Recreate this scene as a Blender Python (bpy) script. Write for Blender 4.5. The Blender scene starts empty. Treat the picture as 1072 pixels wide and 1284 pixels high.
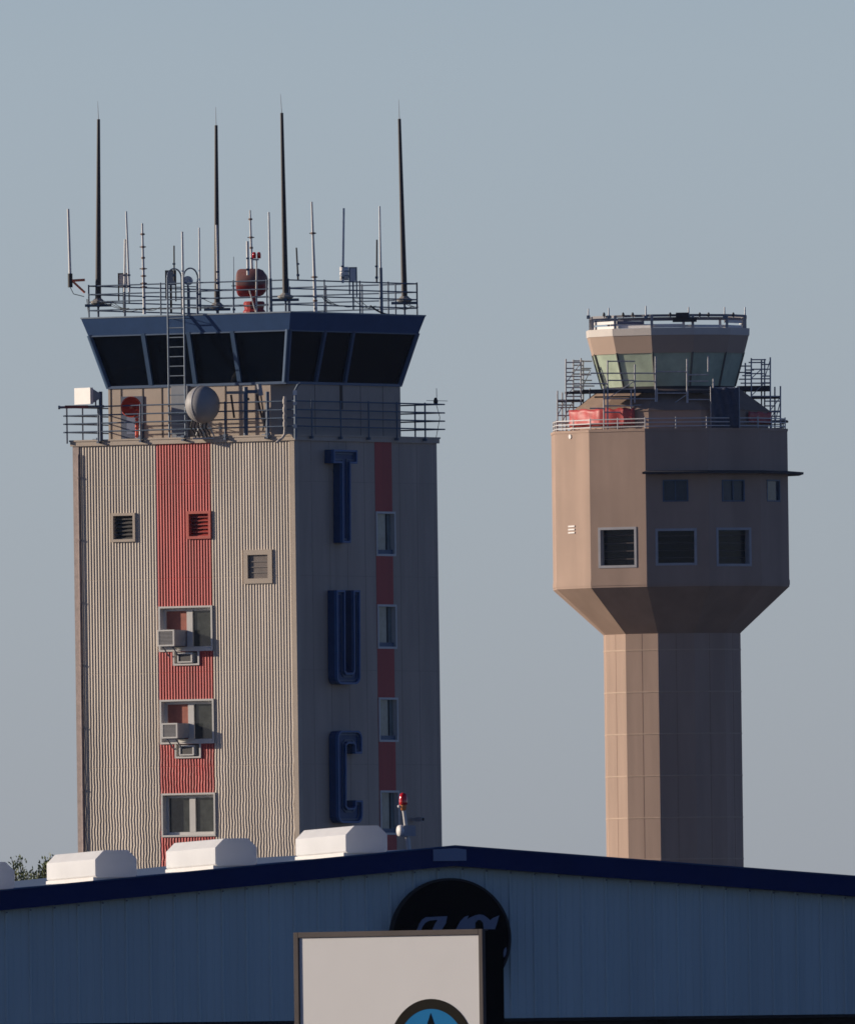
import bpy, math, random
from mathutils import Vector, Matrix
random.seed(7)
SC = bpy.context.scene
COL = SC.collection
R = math.radians

# ------------------------------------------------------------------ camera model (photo 1072 x 1284)
F = 40000.0
HOR = 1480.0
PITCH = math.atan((HOR - 642) / F)
ROLL = 0.0135
CAMZ = 2.0
FW = Vector((0, math.cos(PITCH), math.sin(PITCH)))
U0 = Vector((0, -math.sin(PITCH), math.cos(PITCH)))
R0 = Vector((1, 0, 0))
RR = R0 * math.cos(ROLL) - U0 * math.sin(ROLL)
UU = U0 * math.cos(ROLL) + R0 * math.sin(ROLL)
CP = Vector((0, 0, CAMZ))

def ray(px, py):
    return FW * F + RR * (px - 536) + UU * (642 - py)

def on_plane(px, py, p, n):
    d = ray(px, py)
    return CP + d * ((p - CP).dot(n) / d.dot(n))

def W(px, py, Y):
    return on_plane(px, py, Vector((0, Y, 0)), Vector((0, 1, 0)))

# ------------------------------------------------------------------ materials
def mat(name, col, rough=0.6, metal=0.0, vary=0.12, scale=1.5, bump=0.0, streak=False, spec=0.5, dirt=None, stain=None):
    m = bpy.data.materials.new(name)
    m.use_nodes = True
    nt = m.node_tree
    b = nt.nodes['Principled BSDF']
    b.inputs['Roughness'].default_value = rough
    b.inputs['Metallic'].default_value = metal
    b.inputs['Specular IOR Level'].default_value = spec
    tc = nt.nodes.new('ShaderNodeTexCoord')
    mp = nt.nodes.new('ShaderNodeMapping')
    nt.links.new(tc.outputs['Object'], mp.inputs['Vector'])
    if streak:
        mp.inputs['Scale'].default_value = (1, 1, 0.12)
    nz = nt.nodes.new('ShaderNodeTexNoise')
    nz.inputs['Scale'].default_value = scale
    nz.inputs['Detail'].default_value = 6
    nz.inputs['Roughness'].default_value = 0.65
    nt.links.new(mp.outputs['Vector'], nz.inputs['Vector'])
    rp = nt.nodes.new('ShaderNodeValToRGB')
    c = Vector(col)
    lo = c * (1 - vary)
    hi = c * (1 + vary)
    if dirt:
        lo = Vector(dirt)
    rp.color_ramp.elements[0].position = 0.3
    rp.color_ramp.elements[1].position = 0.7
    rp.color_ramp.elements[0].color = (*lo, 1)
    rp.color_ramp.elements[1].color = (*hi, 1)
    nt.links.new(nz.outputs['Fac'], rp.inputs['Fac'])
    if stain:
        m2 = nt.nodes.new('ShaderNodeMapping'); m2.inputs['Scale'].default_value = (stain[0], stain[0], stain[0]*stain[1])
        nt.links.new(tc.outputs['Object'], m2.inputs['Vector'])
        n2 = nt.nodes.new('ShaderNodeTexNoise'); n2.inputs['Scale'].default_value = 1; n2.inputs['Detail'].default_value = 4
        nt.links.new(m2.outputs['Vector'], n2.inputs['Vector'])
        r2 = nt.nodes.new('ShaderNodeMapRange'); r2.inputs['From Min'].default_value = .38; r2.inputs['From Max'].default_value = .66
        r2.inputs['To Min'].default_value = 1.0 - stain[2]; r2.inputs['To Max'].default_value = 1.0 + stain[2]*.5
        nt.links.new(n2.outputs['Fac'], r2.inputs['Value'])
        mx = nt.nodes.new('ShaderNodeMix'); mx.data_type = 'RGBA'; mx.blend_type = 'MULTIPLY'; mx.inputs['Factor'].default_value = 1
        nt.links.new(rp.outputs['Color'], mx.inputs['A']); nt.links.new(r2.outputs['Result'], mx.inputs['B'])
        nt.links.new(mx.outputs['Result'], b.inputs['Base Color'])
    else:
        nt.links.new(rp.outputs['Color'], b.inputs['Base Color'])
    if bump:
        bp = nt.nodes.new('ShaderNodeBump')
        bp.inputs['Strength'].default_value = bump
        bp.inputs['Distance'].default_value = 0.02
        nt.links.new(nz.outputs['Fac'], bp.inputs['Height'])
        nt.links.new(bp.outputs['Normal'], b.inputs['Normal'])
    return m

M = dict(
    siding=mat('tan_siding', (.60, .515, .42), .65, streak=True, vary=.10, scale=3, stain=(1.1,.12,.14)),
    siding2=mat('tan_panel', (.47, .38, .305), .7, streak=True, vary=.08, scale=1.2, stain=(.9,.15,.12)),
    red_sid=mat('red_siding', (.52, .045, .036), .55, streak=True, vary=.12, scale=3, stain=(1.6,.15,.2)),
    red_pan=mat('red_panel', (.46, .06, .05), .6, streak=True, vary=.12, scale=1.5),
    trim=mat('tan_trim', (.46, .38, .30), .6, vary=.08),
    ptrim=mat('weathered_trim', (.42, .33, .29), .7, vary=.2, scale=4),
    cabwall=mat('cab_wall', (.44, .355, .28), .7, vary=.07, scale=2),
    seam=mat('dark_seam', (.10, .075, .06), .8),
    navy=mat('navy_paint', (.036, .082, .19), .5, vary=.08, scale=2, spec=.2),
    mull=mat('blue_mullion', (.035, .08, .16), .45),
    letter=mat('blue_letter', (.006, .045, .15), .4, vary=.15, spec=.25),
    letter_face=mat('blue_letter_face', (.02, .095, .27), .35, vary=.15, spec=.3),
    darkglass=mat('dark_glass', (.002, .004, .009), .06, vary=.3, spec=.12),
    glass2=mat('window_glass', (.05, .055, .05), .1, vary=.4, scale=3, spec=.4),
    tealglass=mat('green_tinted_glass', (.42, .50, .38), .4, vary=.25, scale=.8, spec=.4),
    sideglass=mat('pale_side_glass', (.17, .21, .21), .15, vary=.25, scale=2, spec=.4),
    ntmull=mat('grey_green_mullion', (.12, .12, .10), .6),
    elem=mat('dull_brown_fitting', (.26, .17, .13), .7),
    ntrail=mat('pale_rail', (.55, .53, .52), .5, vary=.1, scale=5),
    blind=mat('brown_blind', (.36, .11, .07), .7, vary=.2, scale=3),
    white=mat('white_paint', (.78, .75, .71), .5, vary=.05, scale=2),
    offwhite=mat('offwhite_frame', (.62, .60, .56), .5, vary=.06),
    galv=mat('galvanised_steel', (.16, .20, .25), .5, metal=.35, vary=.2, scale=6),
    railblue=mat('blue_grey_rail', (.07, .11, .17), .5, vary=.2, scale=6),
    steel=mat('pale_steel', (.55, .56, .57), .4, metal=.3, vary=.15, scale=5),
    rust=mat('rusty_brown', (.10, .055, .035), .8, vary=.3, scale=6),
    mast=mat('dark_mast', (.045, .036, .034), .55, vary=.2, scale=3),
    whip=mat('thin_whip', (.30, .30, .30), .5),
    fiber=mat('white_fibreglass', (.70, .68, .65), .45, vary=.08, scale=5),
    beacon_red=mat('beacon_red', (.36, .03, .025), .45, vary=.2, scale=5),
    beacon_top=mat('faded_beacon_red', (.24, .10, .085), .6, vary=.2, scale=5),
    dishred=mat('red_orange_dish', (.85, .10, .04), .45, vary=.1, scale=4),
    orange=mat('orange_bracket', (.90, .20, .08), .5, vary=.1),
    radome=mat('grey_radome', (.33, .32, .31), .55, vary=.06, scale=3),
    ac=mat('grey_casing', (.34, .34, .36), .5, vary=.1, scale=6),
    acdark=mat('dark_grille', (.09, .085, .08), .7, vary=.2, scale=9),
    cable=mat('black_cable', (.02, .02, .02), .6),
    concrete=mat('grey_concrete', (.30, .28, .25), .8, vary=.15, scale=5),
    ntan=mat('smooth_tan_concrete', (.41, .285, .215), .8, vary=.06, scale=.35, bump=.1, stain=(.8,.12,.10)),
    ntan2=mat('ribbed_tan_concrete', (.44, .305, .228), .8, vary=.06, scale=.35, streak=True, stain=(1.2,.1,.10)),
    nband=mat('tan_band', (.44, .32, .245), .75, vary=.05, scale=.5),
    nroof=mat('tan_sloping_roof', (.30, .205, .145), .8, vary=.15, scale=1),
    nrim=mat('pale_roof_rim', (.62, .56, .50), .6, vary=.06),
    tarp=mat('red_tarpaulin', (.50, .05, .045), .5, vary=.25, scale=2),
    plank=mat('dark_plank', (.035, .03, .035), .8, vary=.3, scale=3),
    teal=mat('blue_window', (.010, .035, .07), .15, vary=.2, spec=.25),
    hwall=mat('blue_metal_wall', (.43, .56, .59), .55, vary=.05, scale=.7, streak=True, stain=(1.6,.12,.06)),
    htrim=mat('navy_trim', (.006, .022, .11), .6, vary=.1, spec=.08),
    hroof=mat('grey_blue_roof', (.14, .19, .26), .5, vary=.1),
    hpatch=mat('grey_blue_patch', (.17, .23, .36), .6, vary=.05),
    door=mat('black_door', (.006, .006, .008), .7),
    black=mat('black_sign', (.002, .002, .003), .8, vary=.1, spec=.04),
    script=mat('grey_blue_lettering', (.15, .19, .28), .6, vary=.05),
    bronze=mat('bronze_frame', (.09, .075, .07), .7, spec=.2, vary=.15),
    signwhite=mat('white_sign_face', (.66, .65, .64), .7, vary=.02, scale=2),
    logoblue=mat('bright_blue_logo', (.012, .17, .40), .8, spec=.1, vary=.05),
    logoring=mat('dark_ring', (.02, .018, .014), .85, spec=.05),
    lampred=mat('red_lamp_glass', (.62, .008, .008), .15, vary=.05, spec=.7),
    brass=mat('orange_brass', (.60, .22, .06), .4, vary=.1),
    leaf=mat('green_leaf', (.12, .15, .04), .6, vary=.4, scale=9),
    bark=mat('bark', (.09, .065, .045), .9, vary=.3, scale=8),
    ground=mat('dusty_ground', (.045, .043, .046), .95, vary=.15, scale=.02),
)

# ------------------------------------------------------------------ mesh builder
class MB:
    def __init__(s):
        s.v = []; s.f = []; s.m = []; s.sm = []; s.cur = 0
    def face(s, idx, smooth=False):
        s.f.append(tuple(idx)); s.m.append(s.cur); s.sm.append(smooth)
    def add(s, vs, fs, smooth=False):
        o = len(s.v); s.v.extend([tuple(v) for v in vs])
        for f in fs: s.face([o + i for i in f], smooth)
    def box(s, x0, x1, y0, y1, z0, z1):
        s.add([(x0,y0,z0),(x1,y0,z0),(x1,y1,z0),(x0,y1,z0),(x0,y0,z1),(x1,y0,z1),(x1,y1,z1),(x0,y1,z1)],
              [(0,3,2,1),(4,5,6,7),(0,1,5,4),(1,2,6,5),(2,3,7,6),(3,0,4,7)])
        return s
    def tube(s, a, b, r0, r1=None, n=8, cap=True):
        a = Vector(a); b = Vector(b); r1 = r0 if r1 is None else r1
        d = (b - a).normalized()
        u = d.orthogonal().normalized(); w = d.cross(u)
        vs = []
        for p, r in ((a, r0), (b, r1)):
            for k in range(n):
                t = 2 * math.pi * k / n
                vs.append(p + (u * math.cos(t) + w * math.sin(t)) * r)
        s.add(vs, [(k, (k+1) % n, n + (k+1) % n, n + k) for k in range(n)], True)
        if cap:
            s.add(vs[:n], [tuple(range(n))[::-1]]); s.add(vs[n:], [tuple(range(n))])
        return s
    def path(s, pts, r, n=6):
        for a, b in zip(pts[:-1], pts[1:]): s.tube(a, b, r, n=n)
        return s
    def lathe(s, prof, a=(0,0,0), d=(0,0,1), n=24, smooth=True):
        a = Vector(a); d = Vector(d).normalized()
        u = d.orthogonal().normalized(); w = d.cross(u)
        o = len(s.v)
        for (r, h) in prof:
            for k in range(n):
                t = 2 * math.pi * k / n
                s.v.append(tuple(a + d * h + (u * math.cos(t) + w * math.sin(t)) * max(r, 1e-4)))
        for i in range(len(prof) - 1):
            for k in range(n):
                k2 = (k + 1) % n
                s.face((o + i*n + k, o + i*n + k2, o + (i+1)*n + k2, o + (i+1)*n + k), smooth)
        return s
    def prism(s, poly, org, ux, uy, uz, h0, h1):
        """poly (2D) in ux,uy extruded along uz from h0 to h1"""
        org = Vector(org); ux = Vector(ux); uy = Vector(uy); uz = Vector(uz)
        n = len(poly)
        vs = [org + ux*p[0] + uy*p[1] + uz*h0 for p in poly] + [org + ux*p[0] + uy*p[1] + uz*h1 for p in poly]
        s.add(vs, [tuple(range(n))[::-1], tuple(range(n, 2*n))] + [(k, (k+1) % n, n + (k+1) % n, n + k) for k in range(n)])
        return s
    def ringprism(s, outer, inner, org, ux, uy, uz, h0, h1):
        org = Vector(org); ux = Vector(ux); uy = Vector(uy); uz = Vector(uz)
        n = len(outer)
        P = lambda q, h: org + ux*q[0] + uy*q[1] + uz*h
        vs = [P(q, h0) for q in outer] + [P(q, h1) for q in outer] + [P(q, h0) for q in inner] + [P(q, h1) for q in inner]
        fs = []
        for k in range(n):
            j = (k + 1) % n
            fs += [(k, j, n+j, n+k), (2*n+j, 2*n+k, 3*n+k, 3*n+j), (n+k, n+j, 3*n+j, 3*n+k), (j, k, 2*n+k, 2*n+j)]
        s.add(vs, fs)
        return s
    def build(s, name, mats, parent=None, loc=(0,0,0), rz=0.0, **props):
        me = bpy.data.meshes.new(name)
        me.from_pydata(s.v, [], s.f)
        if not isinstance(mats, (list, tuple)): mats = [mats]
        for m in mats: me.materials.append(m)
        me.polygons.foreach_set('material_index', s.m)
        me.polygons.foreach_set('use_smooth', s.sm)
        me.update()
        o = bpy.data.objects.new(name, me); COL.objects.link(o)
        o.location = loc; o.rotation_euler = (0, 0, rz)
        if parent: o.parent = parent
        for k, v in props.items(): o[k] = v
        return o

def empty(name, loc, rz, label, cat, group=None):
    o = bpy.data.objects.new(name, None); COL.objects.link(o)
    o.empty_display_size = .3
    o.location = loc; o.rotation_euler = (0, 0, rz)
    o['label'] = label; o['category'] = cat
    if group: o['group'] = group
    return o

def offset_poly(poly, t):
    n = len(poly); out = []
    for i in range(n):
        a = Vector(poly[i-1]); b = Vector(poly[i]); c = Vector(poly[(i+1) % n])
        d1 = (b - a).normalized(); d2 = (c - b).normalized()
        n1 = Vector((-d1.y, d1.x)); n2 = Vector((-d2.y, d2.x))
        k = (n1 + n2); k = k / max(k.dot(n1), .3)
        out.append(tuple(b + k * t))
    return out

def arc(cx, cy, r, a0, a1, n=6, rx=None):
    rx = rx or r
    return [(cx + rx * math.cos(R(a0 + (a1-a0)*i/n)), cy + r * math.sin(R(a0 + (a1-a0)*i/n))) for i in range(n+1)]

# ------------------------------------------------------------------ setting
g = MB(); g.add([(-30000,-3000,0),(30000,-3000,0),(30000,45000,0),(-30000,45000,0)], [(0,1,2,3)])
g.build('ground', M['ground'], kind='structure')

# ================================================================== OLD CONTROL TOWER
TH = R(32.6)
CT, ST = math.cos(TH), math.sin(TH)
D1 = 1200.0
HAZE = 0.000012
AX = W(320, 552, D1); AX.z = 0
LX = Vector((CT, -ST, 0)); LY = Vector((ST, CT, 0))
def toloc(p):
    d = p - AX
    return Vector((d.dot(LX), d.dot(LY), d.z))
def toworld(lx, ly, z):
    return AX + LX * lx + LY * ly + Vector((0, 0, z))
def L(px, py, off):      # left face plane (local y = -off) -> (lx, z)
    q = toloc(on_plane(px, py, AX - LY * off, LY)); return q.x, q.z
def Q(px, py, off):      # right face plane (local x = +off) -> (ly, z)
    q = toloc(on_plane(px, py, AX + LX * off, LX)); return q.y, q.z
HF = 4.94
def zedge(px, py, off): return L(px, py, off)[1]

tower = empty('control_tower', AX, -TH, 'older square air traffic control tower in tan ribbed metal with red stripes', 'control tower')
Z_COP = zedge(371, 552, HF)        # underside of coping
Z_DECK = Z_COP + 0.23
Z_GB = zedge(358, 478, 3.99)       # glass bottom
Z_FB = zedge(363.5, 413.4, 4.49)   # fascia bottom
Z_FT = zedge(365, 391.8, 4.68)     # fascia top

def lrect(x0, x1, y0, y1, off=HF):
    xm = (x0 + x1) / 2; ym = (y0 + y1) / 2
    a = L(x0, ym, off)[0]; b = L(x1, ym, off)[0]
    z0 = L(xm, y1, off)[1]; z1 = L(xm, y0, off)[1]
    return a, b, z0, z1
def qrect(x0, x1, y0, y1, off=HF):
    xm = (x0 + x1) / 2; ym = (y0 + y1) / 2
    a = Q(x0, ym, off)[0]; b = Q(x1, ym, off)[0]
    z0 = Q(xm, y1, off)[1]; z1 = Q(xm, y0, off)[1]
    return a, b, z0, z1

louA = lrect(141.3, 170.2, 644, 678.8)
louB = lrect(236, 264.8, 641.5, 675)
louC = lrect(307, 341.7, 690, 731)
w1 = lrect(200.6, 266.8, 760.5, 816)
w2 = lrect(202.2, 268.6, 877.5, 932)
w3 = lrect(204, 270.5, 995, 1048.5)
s1 = lrect(218.6, 250.5, 817, 833.6)
s2 = lrect(221, 252.5, 933, 950)
HOLES = [louA, louB, louC, w1, w2, w3, s1, s2]
seams = [L(230, y, HF)[1] for y in (607, 725, 843, 961, 1079)]
rib_l, rib_r = L(101.5, 700, HF)[0], L(367.5, 700, HF)[0]
rib_l = -HF + .26; rib_r = HF - .17
red_l, red_r = L(197.5, 600, HF)[0], L(264.5, 600, HF)[0]
PITCHR = .127
nrib = round((rib_r - rib_l) / PITCHR); PITCHR = (rib_r - rib_l) / nrib
red_l = rib_l + round((red_l - rib_l) / PITCHR) * PITCHR
red_r = rib_l + round((red_r - rib_l) / PITCHR) * PITCHR
Z_WOB = L(200, 840, HF)[1]; Z_WB = L(200, 1060, HF)[1]
def wob(x, z):
    a = .022 * min(1, max(0, (Z_WOB - z) / (Z_WOB - Z_WB)))
    return a * (math.sin(z*5.1 + x*2.3) + .7*math.sin(z*9.7 - x*5.9 + 1.3) + .6*math.sin(z*17.3 + x*11.0))/1.6

def rib_panel(x0, x1, zb, zt, name, m, parent):
    n = round((x1 - x0) / PITCHR) * 8
    zs = {zb, zt}
    for h in HOLES: zs.add(h[2]); zs.add(h[3])
    zmin_detail = L(200, 1100, HF)[1]
    z = zt
    while z > zmin_detail:
        zs.add(z); z -= .16
    for s in seams:
        for d in (-.014, -.008, .008, .014): zs.add(s + d)
    zs = sorted(q for q in zs if zb <= q <= zt)
    mb = MB(); A = .0155
    nx = n + 1
    for z in zs:
        inseam = any(abs(z - s) < .011 for s in seams)
        for i in range(nx):
            x = x0 + (x1 - x0) * i / n
            k = (0, .17, .36, .56, .78, .97, .62, .22)[i % 8]
            y = -(HF - .02) - 2*A*k
            if inseam: y = -(HF - .02) - 2*A*k*.5
            xx = x + (wob(x, z) if 0 < i < n else 0)
            mb.v.append((xx, y, z))
    for j in range(len(zs) - 1):
        zc = (zs[j] + zs[j+1]) / 2
        for i in range(n):
            xc = x0 + (x1 - x0) * (i + .5) / n
            if any(h[0]+.02 < xc < h[1]-.02 and h[2] < zc < h[3] for h in HOLES): continue
            mb.face((j*nx+i, j*nx+i+1, (j+1)*nx+i+1, (j+1)*nx+i), False)
    return mb.build(name, m, parent)
rib_panel(rib_l, red_l, 0, Z_COP, 'ribbed_wall', M['siding'], tower)
rib_panel(red_l, red_r, 0, Z_COP, 'red_ribbed_stripe', M['red_sid'], tower)
rib_panel(red_r, rib_r, 0, Z_COP, 'ribbed_wall', M['siding'], tower)
# corner trims
MB().box(-HF, rib_l+.01, -HF-.035, -HF+.3, 0, Z_COP).build('corner_trim', M['ptrim'], tower)
MB().box(rib_r-.01, HF+.02, -HF-.035, -HF+.25, 0, Z_COP).build('corner_trim', M['trim'], tower)
dp = MB().tube((-HF+.27, -HF-.075, 0), (-HF+.27, -HF-.075, Z_COP-.3), .03, n=8)
for k in range(10):
    z = Z_COP - 1.2 - k*2.35
    dp.box(-HF+.2, -HF+.3, -HF-.12, -HF-.03, z, z+.06)
dp.build('downpipe', M['ptrim'], tower)
# plain faces: right, back, far left
holesR = [qrect(471.2, 495.2, 641.8, 697), qrect(473, 496.6, 758.3, 813.2), qrect(474.7, 498.4, 875, 930), qrect(476.5, 500, 991.5, 1046.5)]
stripeR = (Q(470, 600, HF)[0], Q(491.3, 600, HF)[0])
def plain_right(y0, y1, name, m, proud=0.0):
    mb = MB()
    hs = [h for h in holesR if h[0] < y1 and h[1] > y0]
    zs = sorted({0, Z_COP} | {h[2] for h in hs} | {h[3] for h in hs})
    ys = sorted({y0, y1} | {min(max(h[0], y0), y1) for h in hs} | {min(max(h[1], y0), y1) for h in hs})
    for a, b in zip(ys[:-1], ys[1:]):
        if b - a < 1e-4: continue
        for c, d in zip(zs[:-1], zs[1:]):
            if any(h[0]-1e-4 < (a+b)/2 < h[1]+1e-4 and h[2] < (c+d)/2 < h[3] for h in hs): continue
            x = HF + proud
            mb.add([(x,a,c),(x,b,c),(x,b,d),(x,a,d)], [(0,1,2,3)])
    mb.build(name, m, tower)
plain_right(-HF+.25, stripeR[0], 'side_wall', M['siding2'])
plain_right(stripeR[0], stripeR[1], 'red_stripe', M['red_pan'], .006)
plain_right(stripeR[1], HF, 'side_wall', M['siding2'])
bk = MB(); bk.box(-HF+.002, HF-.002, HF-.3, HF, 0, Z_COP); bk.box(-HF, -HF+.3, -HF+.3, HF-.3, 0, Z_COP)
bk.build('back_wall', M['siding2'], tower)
gr = MB()
y = -HF + .25 + .9
while y < HF:
    if not stripeR[0] - .1 < y < stripeR[1] + .1: gr.box(HF-.005, HF+.006, y-.008, y+.008, 0, Z_COP)
    y += 1.22
for s in seams:
    gr.box(HF-.005, HF+.007, -HF+.26, stripeR[0]-.03, s-.009, s+.009)
    gr.box(HF-.005, HF+.007, stripeR[1]+.03, HF-.01, s-.009, s+.009)
gr.build('panel_joint', mat('joint', (.36, .29, .24), .7), tower)

# coping / deck
H2 = HF + .08
MB().box(-H2, H2, -H2, H2, Z_COP, Z_DECK-.06).box(-H2-.03, H2+.03, -H2-.03, H2+.03, Z_DECK-.06, Z_DECK).build('coping', M['trim'], tower)

# ---- windows on ribbed face
def lbox(mb, x0, x1, z0, z1, y0, y1): mb.box(x0, x1, -y1, -y0, z0, z1)
def frame_l(mb, r, t, y0, y1):
    x0, x1, z0, z1 = r
    lbox(mb, x0, x0+t, z0, z1, y0, y1); lbox(mb, x1-t, x1, z0, z1, y0, y1)
    lbox(mb, x0+t, x1-t, z1-t, z1, y0, y1); lbox(mb, x0+t, x1-t, z0, z0+t, y0, y1)
def big_window(r, boarded):
    x0, x1, z0, z1 = r
    fr = MB(); frame_l(fr, (x0-.02, x1+.02, z0-.02, z1+.02), .07, HF-.30, HF+.05)
    w = fr.build('window', M['offwhite'], tower)
    yb = HF - .28
    sh = MB(); i0, i1, j0, j1 = x0+.05, x1-.05, z0+.05, z1-.05
    frame_l(sh, (i0, i1, j0, j1), .11, yb, yb+.09)
    mx = i0 + (i1-i0)*.52
    lbox(sh, mx-.13, mx+.13, j0+.11, j1-.11, yb, yb+.10)
    sh.build('sash', M['offwhite'], w)
    p = MB(); lbox(p, mx+.13, i1-.11, j0+.11, j1-.11, yb+.01, yb+.03); p.build('pane', M['glass2'], w)
    p = MB(); lbox(p, i0+.11, mx-.13, j0+.11, j1-.11, yb+.01, yb+.03)
    if boarded: p.build('brown_panel', M['blind'], w)
    else: p.build('pane', M['glass2'], w)
    p = MB(); lbox(p, x0, x1, z0, z1, yb-.06, yb-.01); p.build('backing', M['door'], w)
big_window(w1, True); big_window(w2, True); big_window(w3, False)

def louvre(r, m, slatm):
    x0, x1, z0, z1 = r
    fr = MB(); frame_l(fr, (x0-.02, x1+.02, z0-.02, z1+.02), .10, HF-.32, HF+.07)
    w = fr.build('louvre', m, tower)
    n = 6; h = (z1 - z0 - .16) / n
    for k in range(n):
        z = z0 + .08 + k*h
        sl = MB()
        sl.add([(x0+.08, -(HF-.06), z), (x1-.08, -(HF-.06), z), (x1-.08, -(HF-.28), z+h*1.0), (x0+.08, -(HF-.28), z+h*1.0),
                (x0+.08, -(HF-.06), z+.025), (x1-.08, -(HF-.06), z+.025), (x1-.08, -(HF-.28), z+h*1.0+.025), (x0+.08, -(HF-.28), z+h*1.0+.025)],
               [(0,3,2,1),(4,5,6,7),(0,1,5,4),(1,2,6,5),(2,3,7,6),(3,0,4,7)])
        sl.build('slat', slatm, w)
    b = MB(); lbox(b, x0, x1, z0, z1, HF-.4, HF-.33); b.build('backing', M['door'], w)
louvre(louA, M['trim'], M['acdark'])
louvre(louB, mat('red_louvre', (.5, .09, .06), .5), mat('red_slat', (.42, .06, .045), .5))
x0, x1, z0, z1 = louC
fr = MB(); frame_l(fr, (x0-.02, x1+.02, z0-.02, z1+.02), .19, HF-.12, HF+.06)
wc = fr.build('small_window', M['trim'], tower)
p = MB(); lbox(p, x0+.17, x1-.17, z0+.17, z1-.17, HF-.1, HF-.03); p.build('pane', mat('dusty_glass', (.17, .14, .12), .4, vary=.2, scale=3), wc)
p = MB()
for k in (1, 2, 3): 
    zz = z0 + .17 + (z1-z0-.34)*k/4.3
    lbox(p, x0+.18, x1-.18, zz, zz+.03, HF-.03, HF+.0)
p.build('blind_slats', mat('dull_slat', (.19,.165,.15), .6), wc)

# AC units and little boxed vents (things)
def px_l(px, py, off=HF):
    a = L(px, py, off); return a
def aircon(px0, px1, py0, py1, label, k):
    d = .62
    x0 = L(px0, py0, HF+d)[0]; x1 = L(px1, py0, HF+d)[0]
    z1 = L((px0+px1)/2, py0, HF+d)[1]; z0 = L((px0+px1)/2, py1, HF+d)[1]
    cx = (x0+x1)/2
    e = empty('air_conditioner', toworld(cx, -HF, z0), -TH, label, 'air conditioner', 'window air conditioners on the ribbed face')
    w = (x1-x0)/2; h = z1-z0
    MB().box(-w, w, -d+.03, .22, 0, h).build('casing', M['ac'], e)
    f = MB(); 
    f.box(-w-.01, -w+.05, -d-.02, -d+.03, -.01, h+.01).box(w-.05, w+.01, -d-.02, -d+.03, -.01, h+.01)
    f.box(-w+.05, w-.05, -d-.02, -d+.03, h-.05, h+.01).box(-w+.05, w-.05, -d-.02, -d+.03, -.01, .05)
    f.build('front_frame', M['offwhite'], e)
    gg = MB().box(-w+.05, w-.05, -d, -d+.03, .05, h-.05); gg.build('grille', M['acdark'], e)
    gl = MB()
    for i in range(9):
        zz = .08 + i*(h-.14)/9
        gl.box(-w+.06, w-.06, -d-.012, -d+.001, zz, zz+.015)
    gl.build('grille_bars', M['ac'], e)
    br = MB(); br.path([(-w+.15, -d+.1, -.02), (-w+.15, -.05, -.42)], .025); br.path([(w-.15, -d+.1, -.02), (w-.15, -.05, -.42)], .025)
    br.box(-w+.1, w-.1, -d+.08, 0, -.05, -.005)
    br.build('bracket', M['galv'], e)
aircon(198.2, 218.6, 790, 810, 'upper window air conditioner jutting from the topmost white window', 0)
aircon(203.5, 222.6, 907, 925.5, 'lower window air conditioner jutting from the second white window', 1)
def ventbox(r, label):
    x0, x1, z0, z1 = r; cx = (x0+x1)/2
    e = empty('vent_unit', toworld(cx, -HF, z0), -TH, label, 'vent', 'small boxed vents under the windows')
    w = (x1-x0)/2; h = z1-z0
    MB().box(-w-.02, -w+.05, -.06, .25, -.02, h).box(w-.05, w+.02, -.06, .25, -.02, h).box(-w+.05, w-.05, -.06, .25, -.02, .05).build('frame', M['offwhite'], e)
    MB().box(-w, w, .25, .3, 0, h).build('backing', M['acdark'], e)
    MB().box(-w*.62, -w*.62+.06, -.12, .24, .08, h-.04).box(w*.55-.06, w*.55, -.12, .24, .08, h-.04).box(-w*.62+.06, w*.55-.06, -.12, .24, h-.1, h-.04).box(-w*.62+.06, w*.55-.06, -.12, .24, .08, .13).build('casing', M['offwhite'], e)
    MB().box(-w*.62+.06, w*.55-.06, -.09, .2, .13, h-.1).build('grille', M['acdark'], e)
ventbox(s1, 'small white framed vent directly below the upper air conditioner window')
ventbox(s2, 'small white framed vent directly below the lower air conditioner window')

# ---- windows on shaded side
for r in holesR:
    y0, y1, z0, z1 = r
    def qb(mb, a, b, c, d, e0, e1): mb.box(e0, e1, a, b, c, d)
    f = MB(); t = .07
    for (a, b, c, d) in ((y0-.01, y0+t, z0-.01, z1+.01), (y1-t, y1+.01, z0-.01, z1+.01), (y0+t, y1-t, z1-t, z1+.01), (y0+t, y1-t, z0-.01, z0+t)):
        qb(f, a, b, c, d, HF-.22, HF+.04)
    w = f.build('side_window', M['offwhite'], tower)
    f = MB(); qb(f, y0+t, y1-t, z0+t, z0+t+.16, HF-.2, HF-.06); f.build('lower_rail', M['mull'], w)
    f = MB(); qb(f, y0+t, y1-t, z0+t+.16, z1-t, HF-.18, HF-.15); f.build('pane', M['sideglass'], w)
    f = MB(); qb(f, y1-t-.33, y1-t-.30, z0+t+.16, z1-t, HF-.15, HF-.12); f.build('glazing_bar', M['door'], w)

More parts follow.
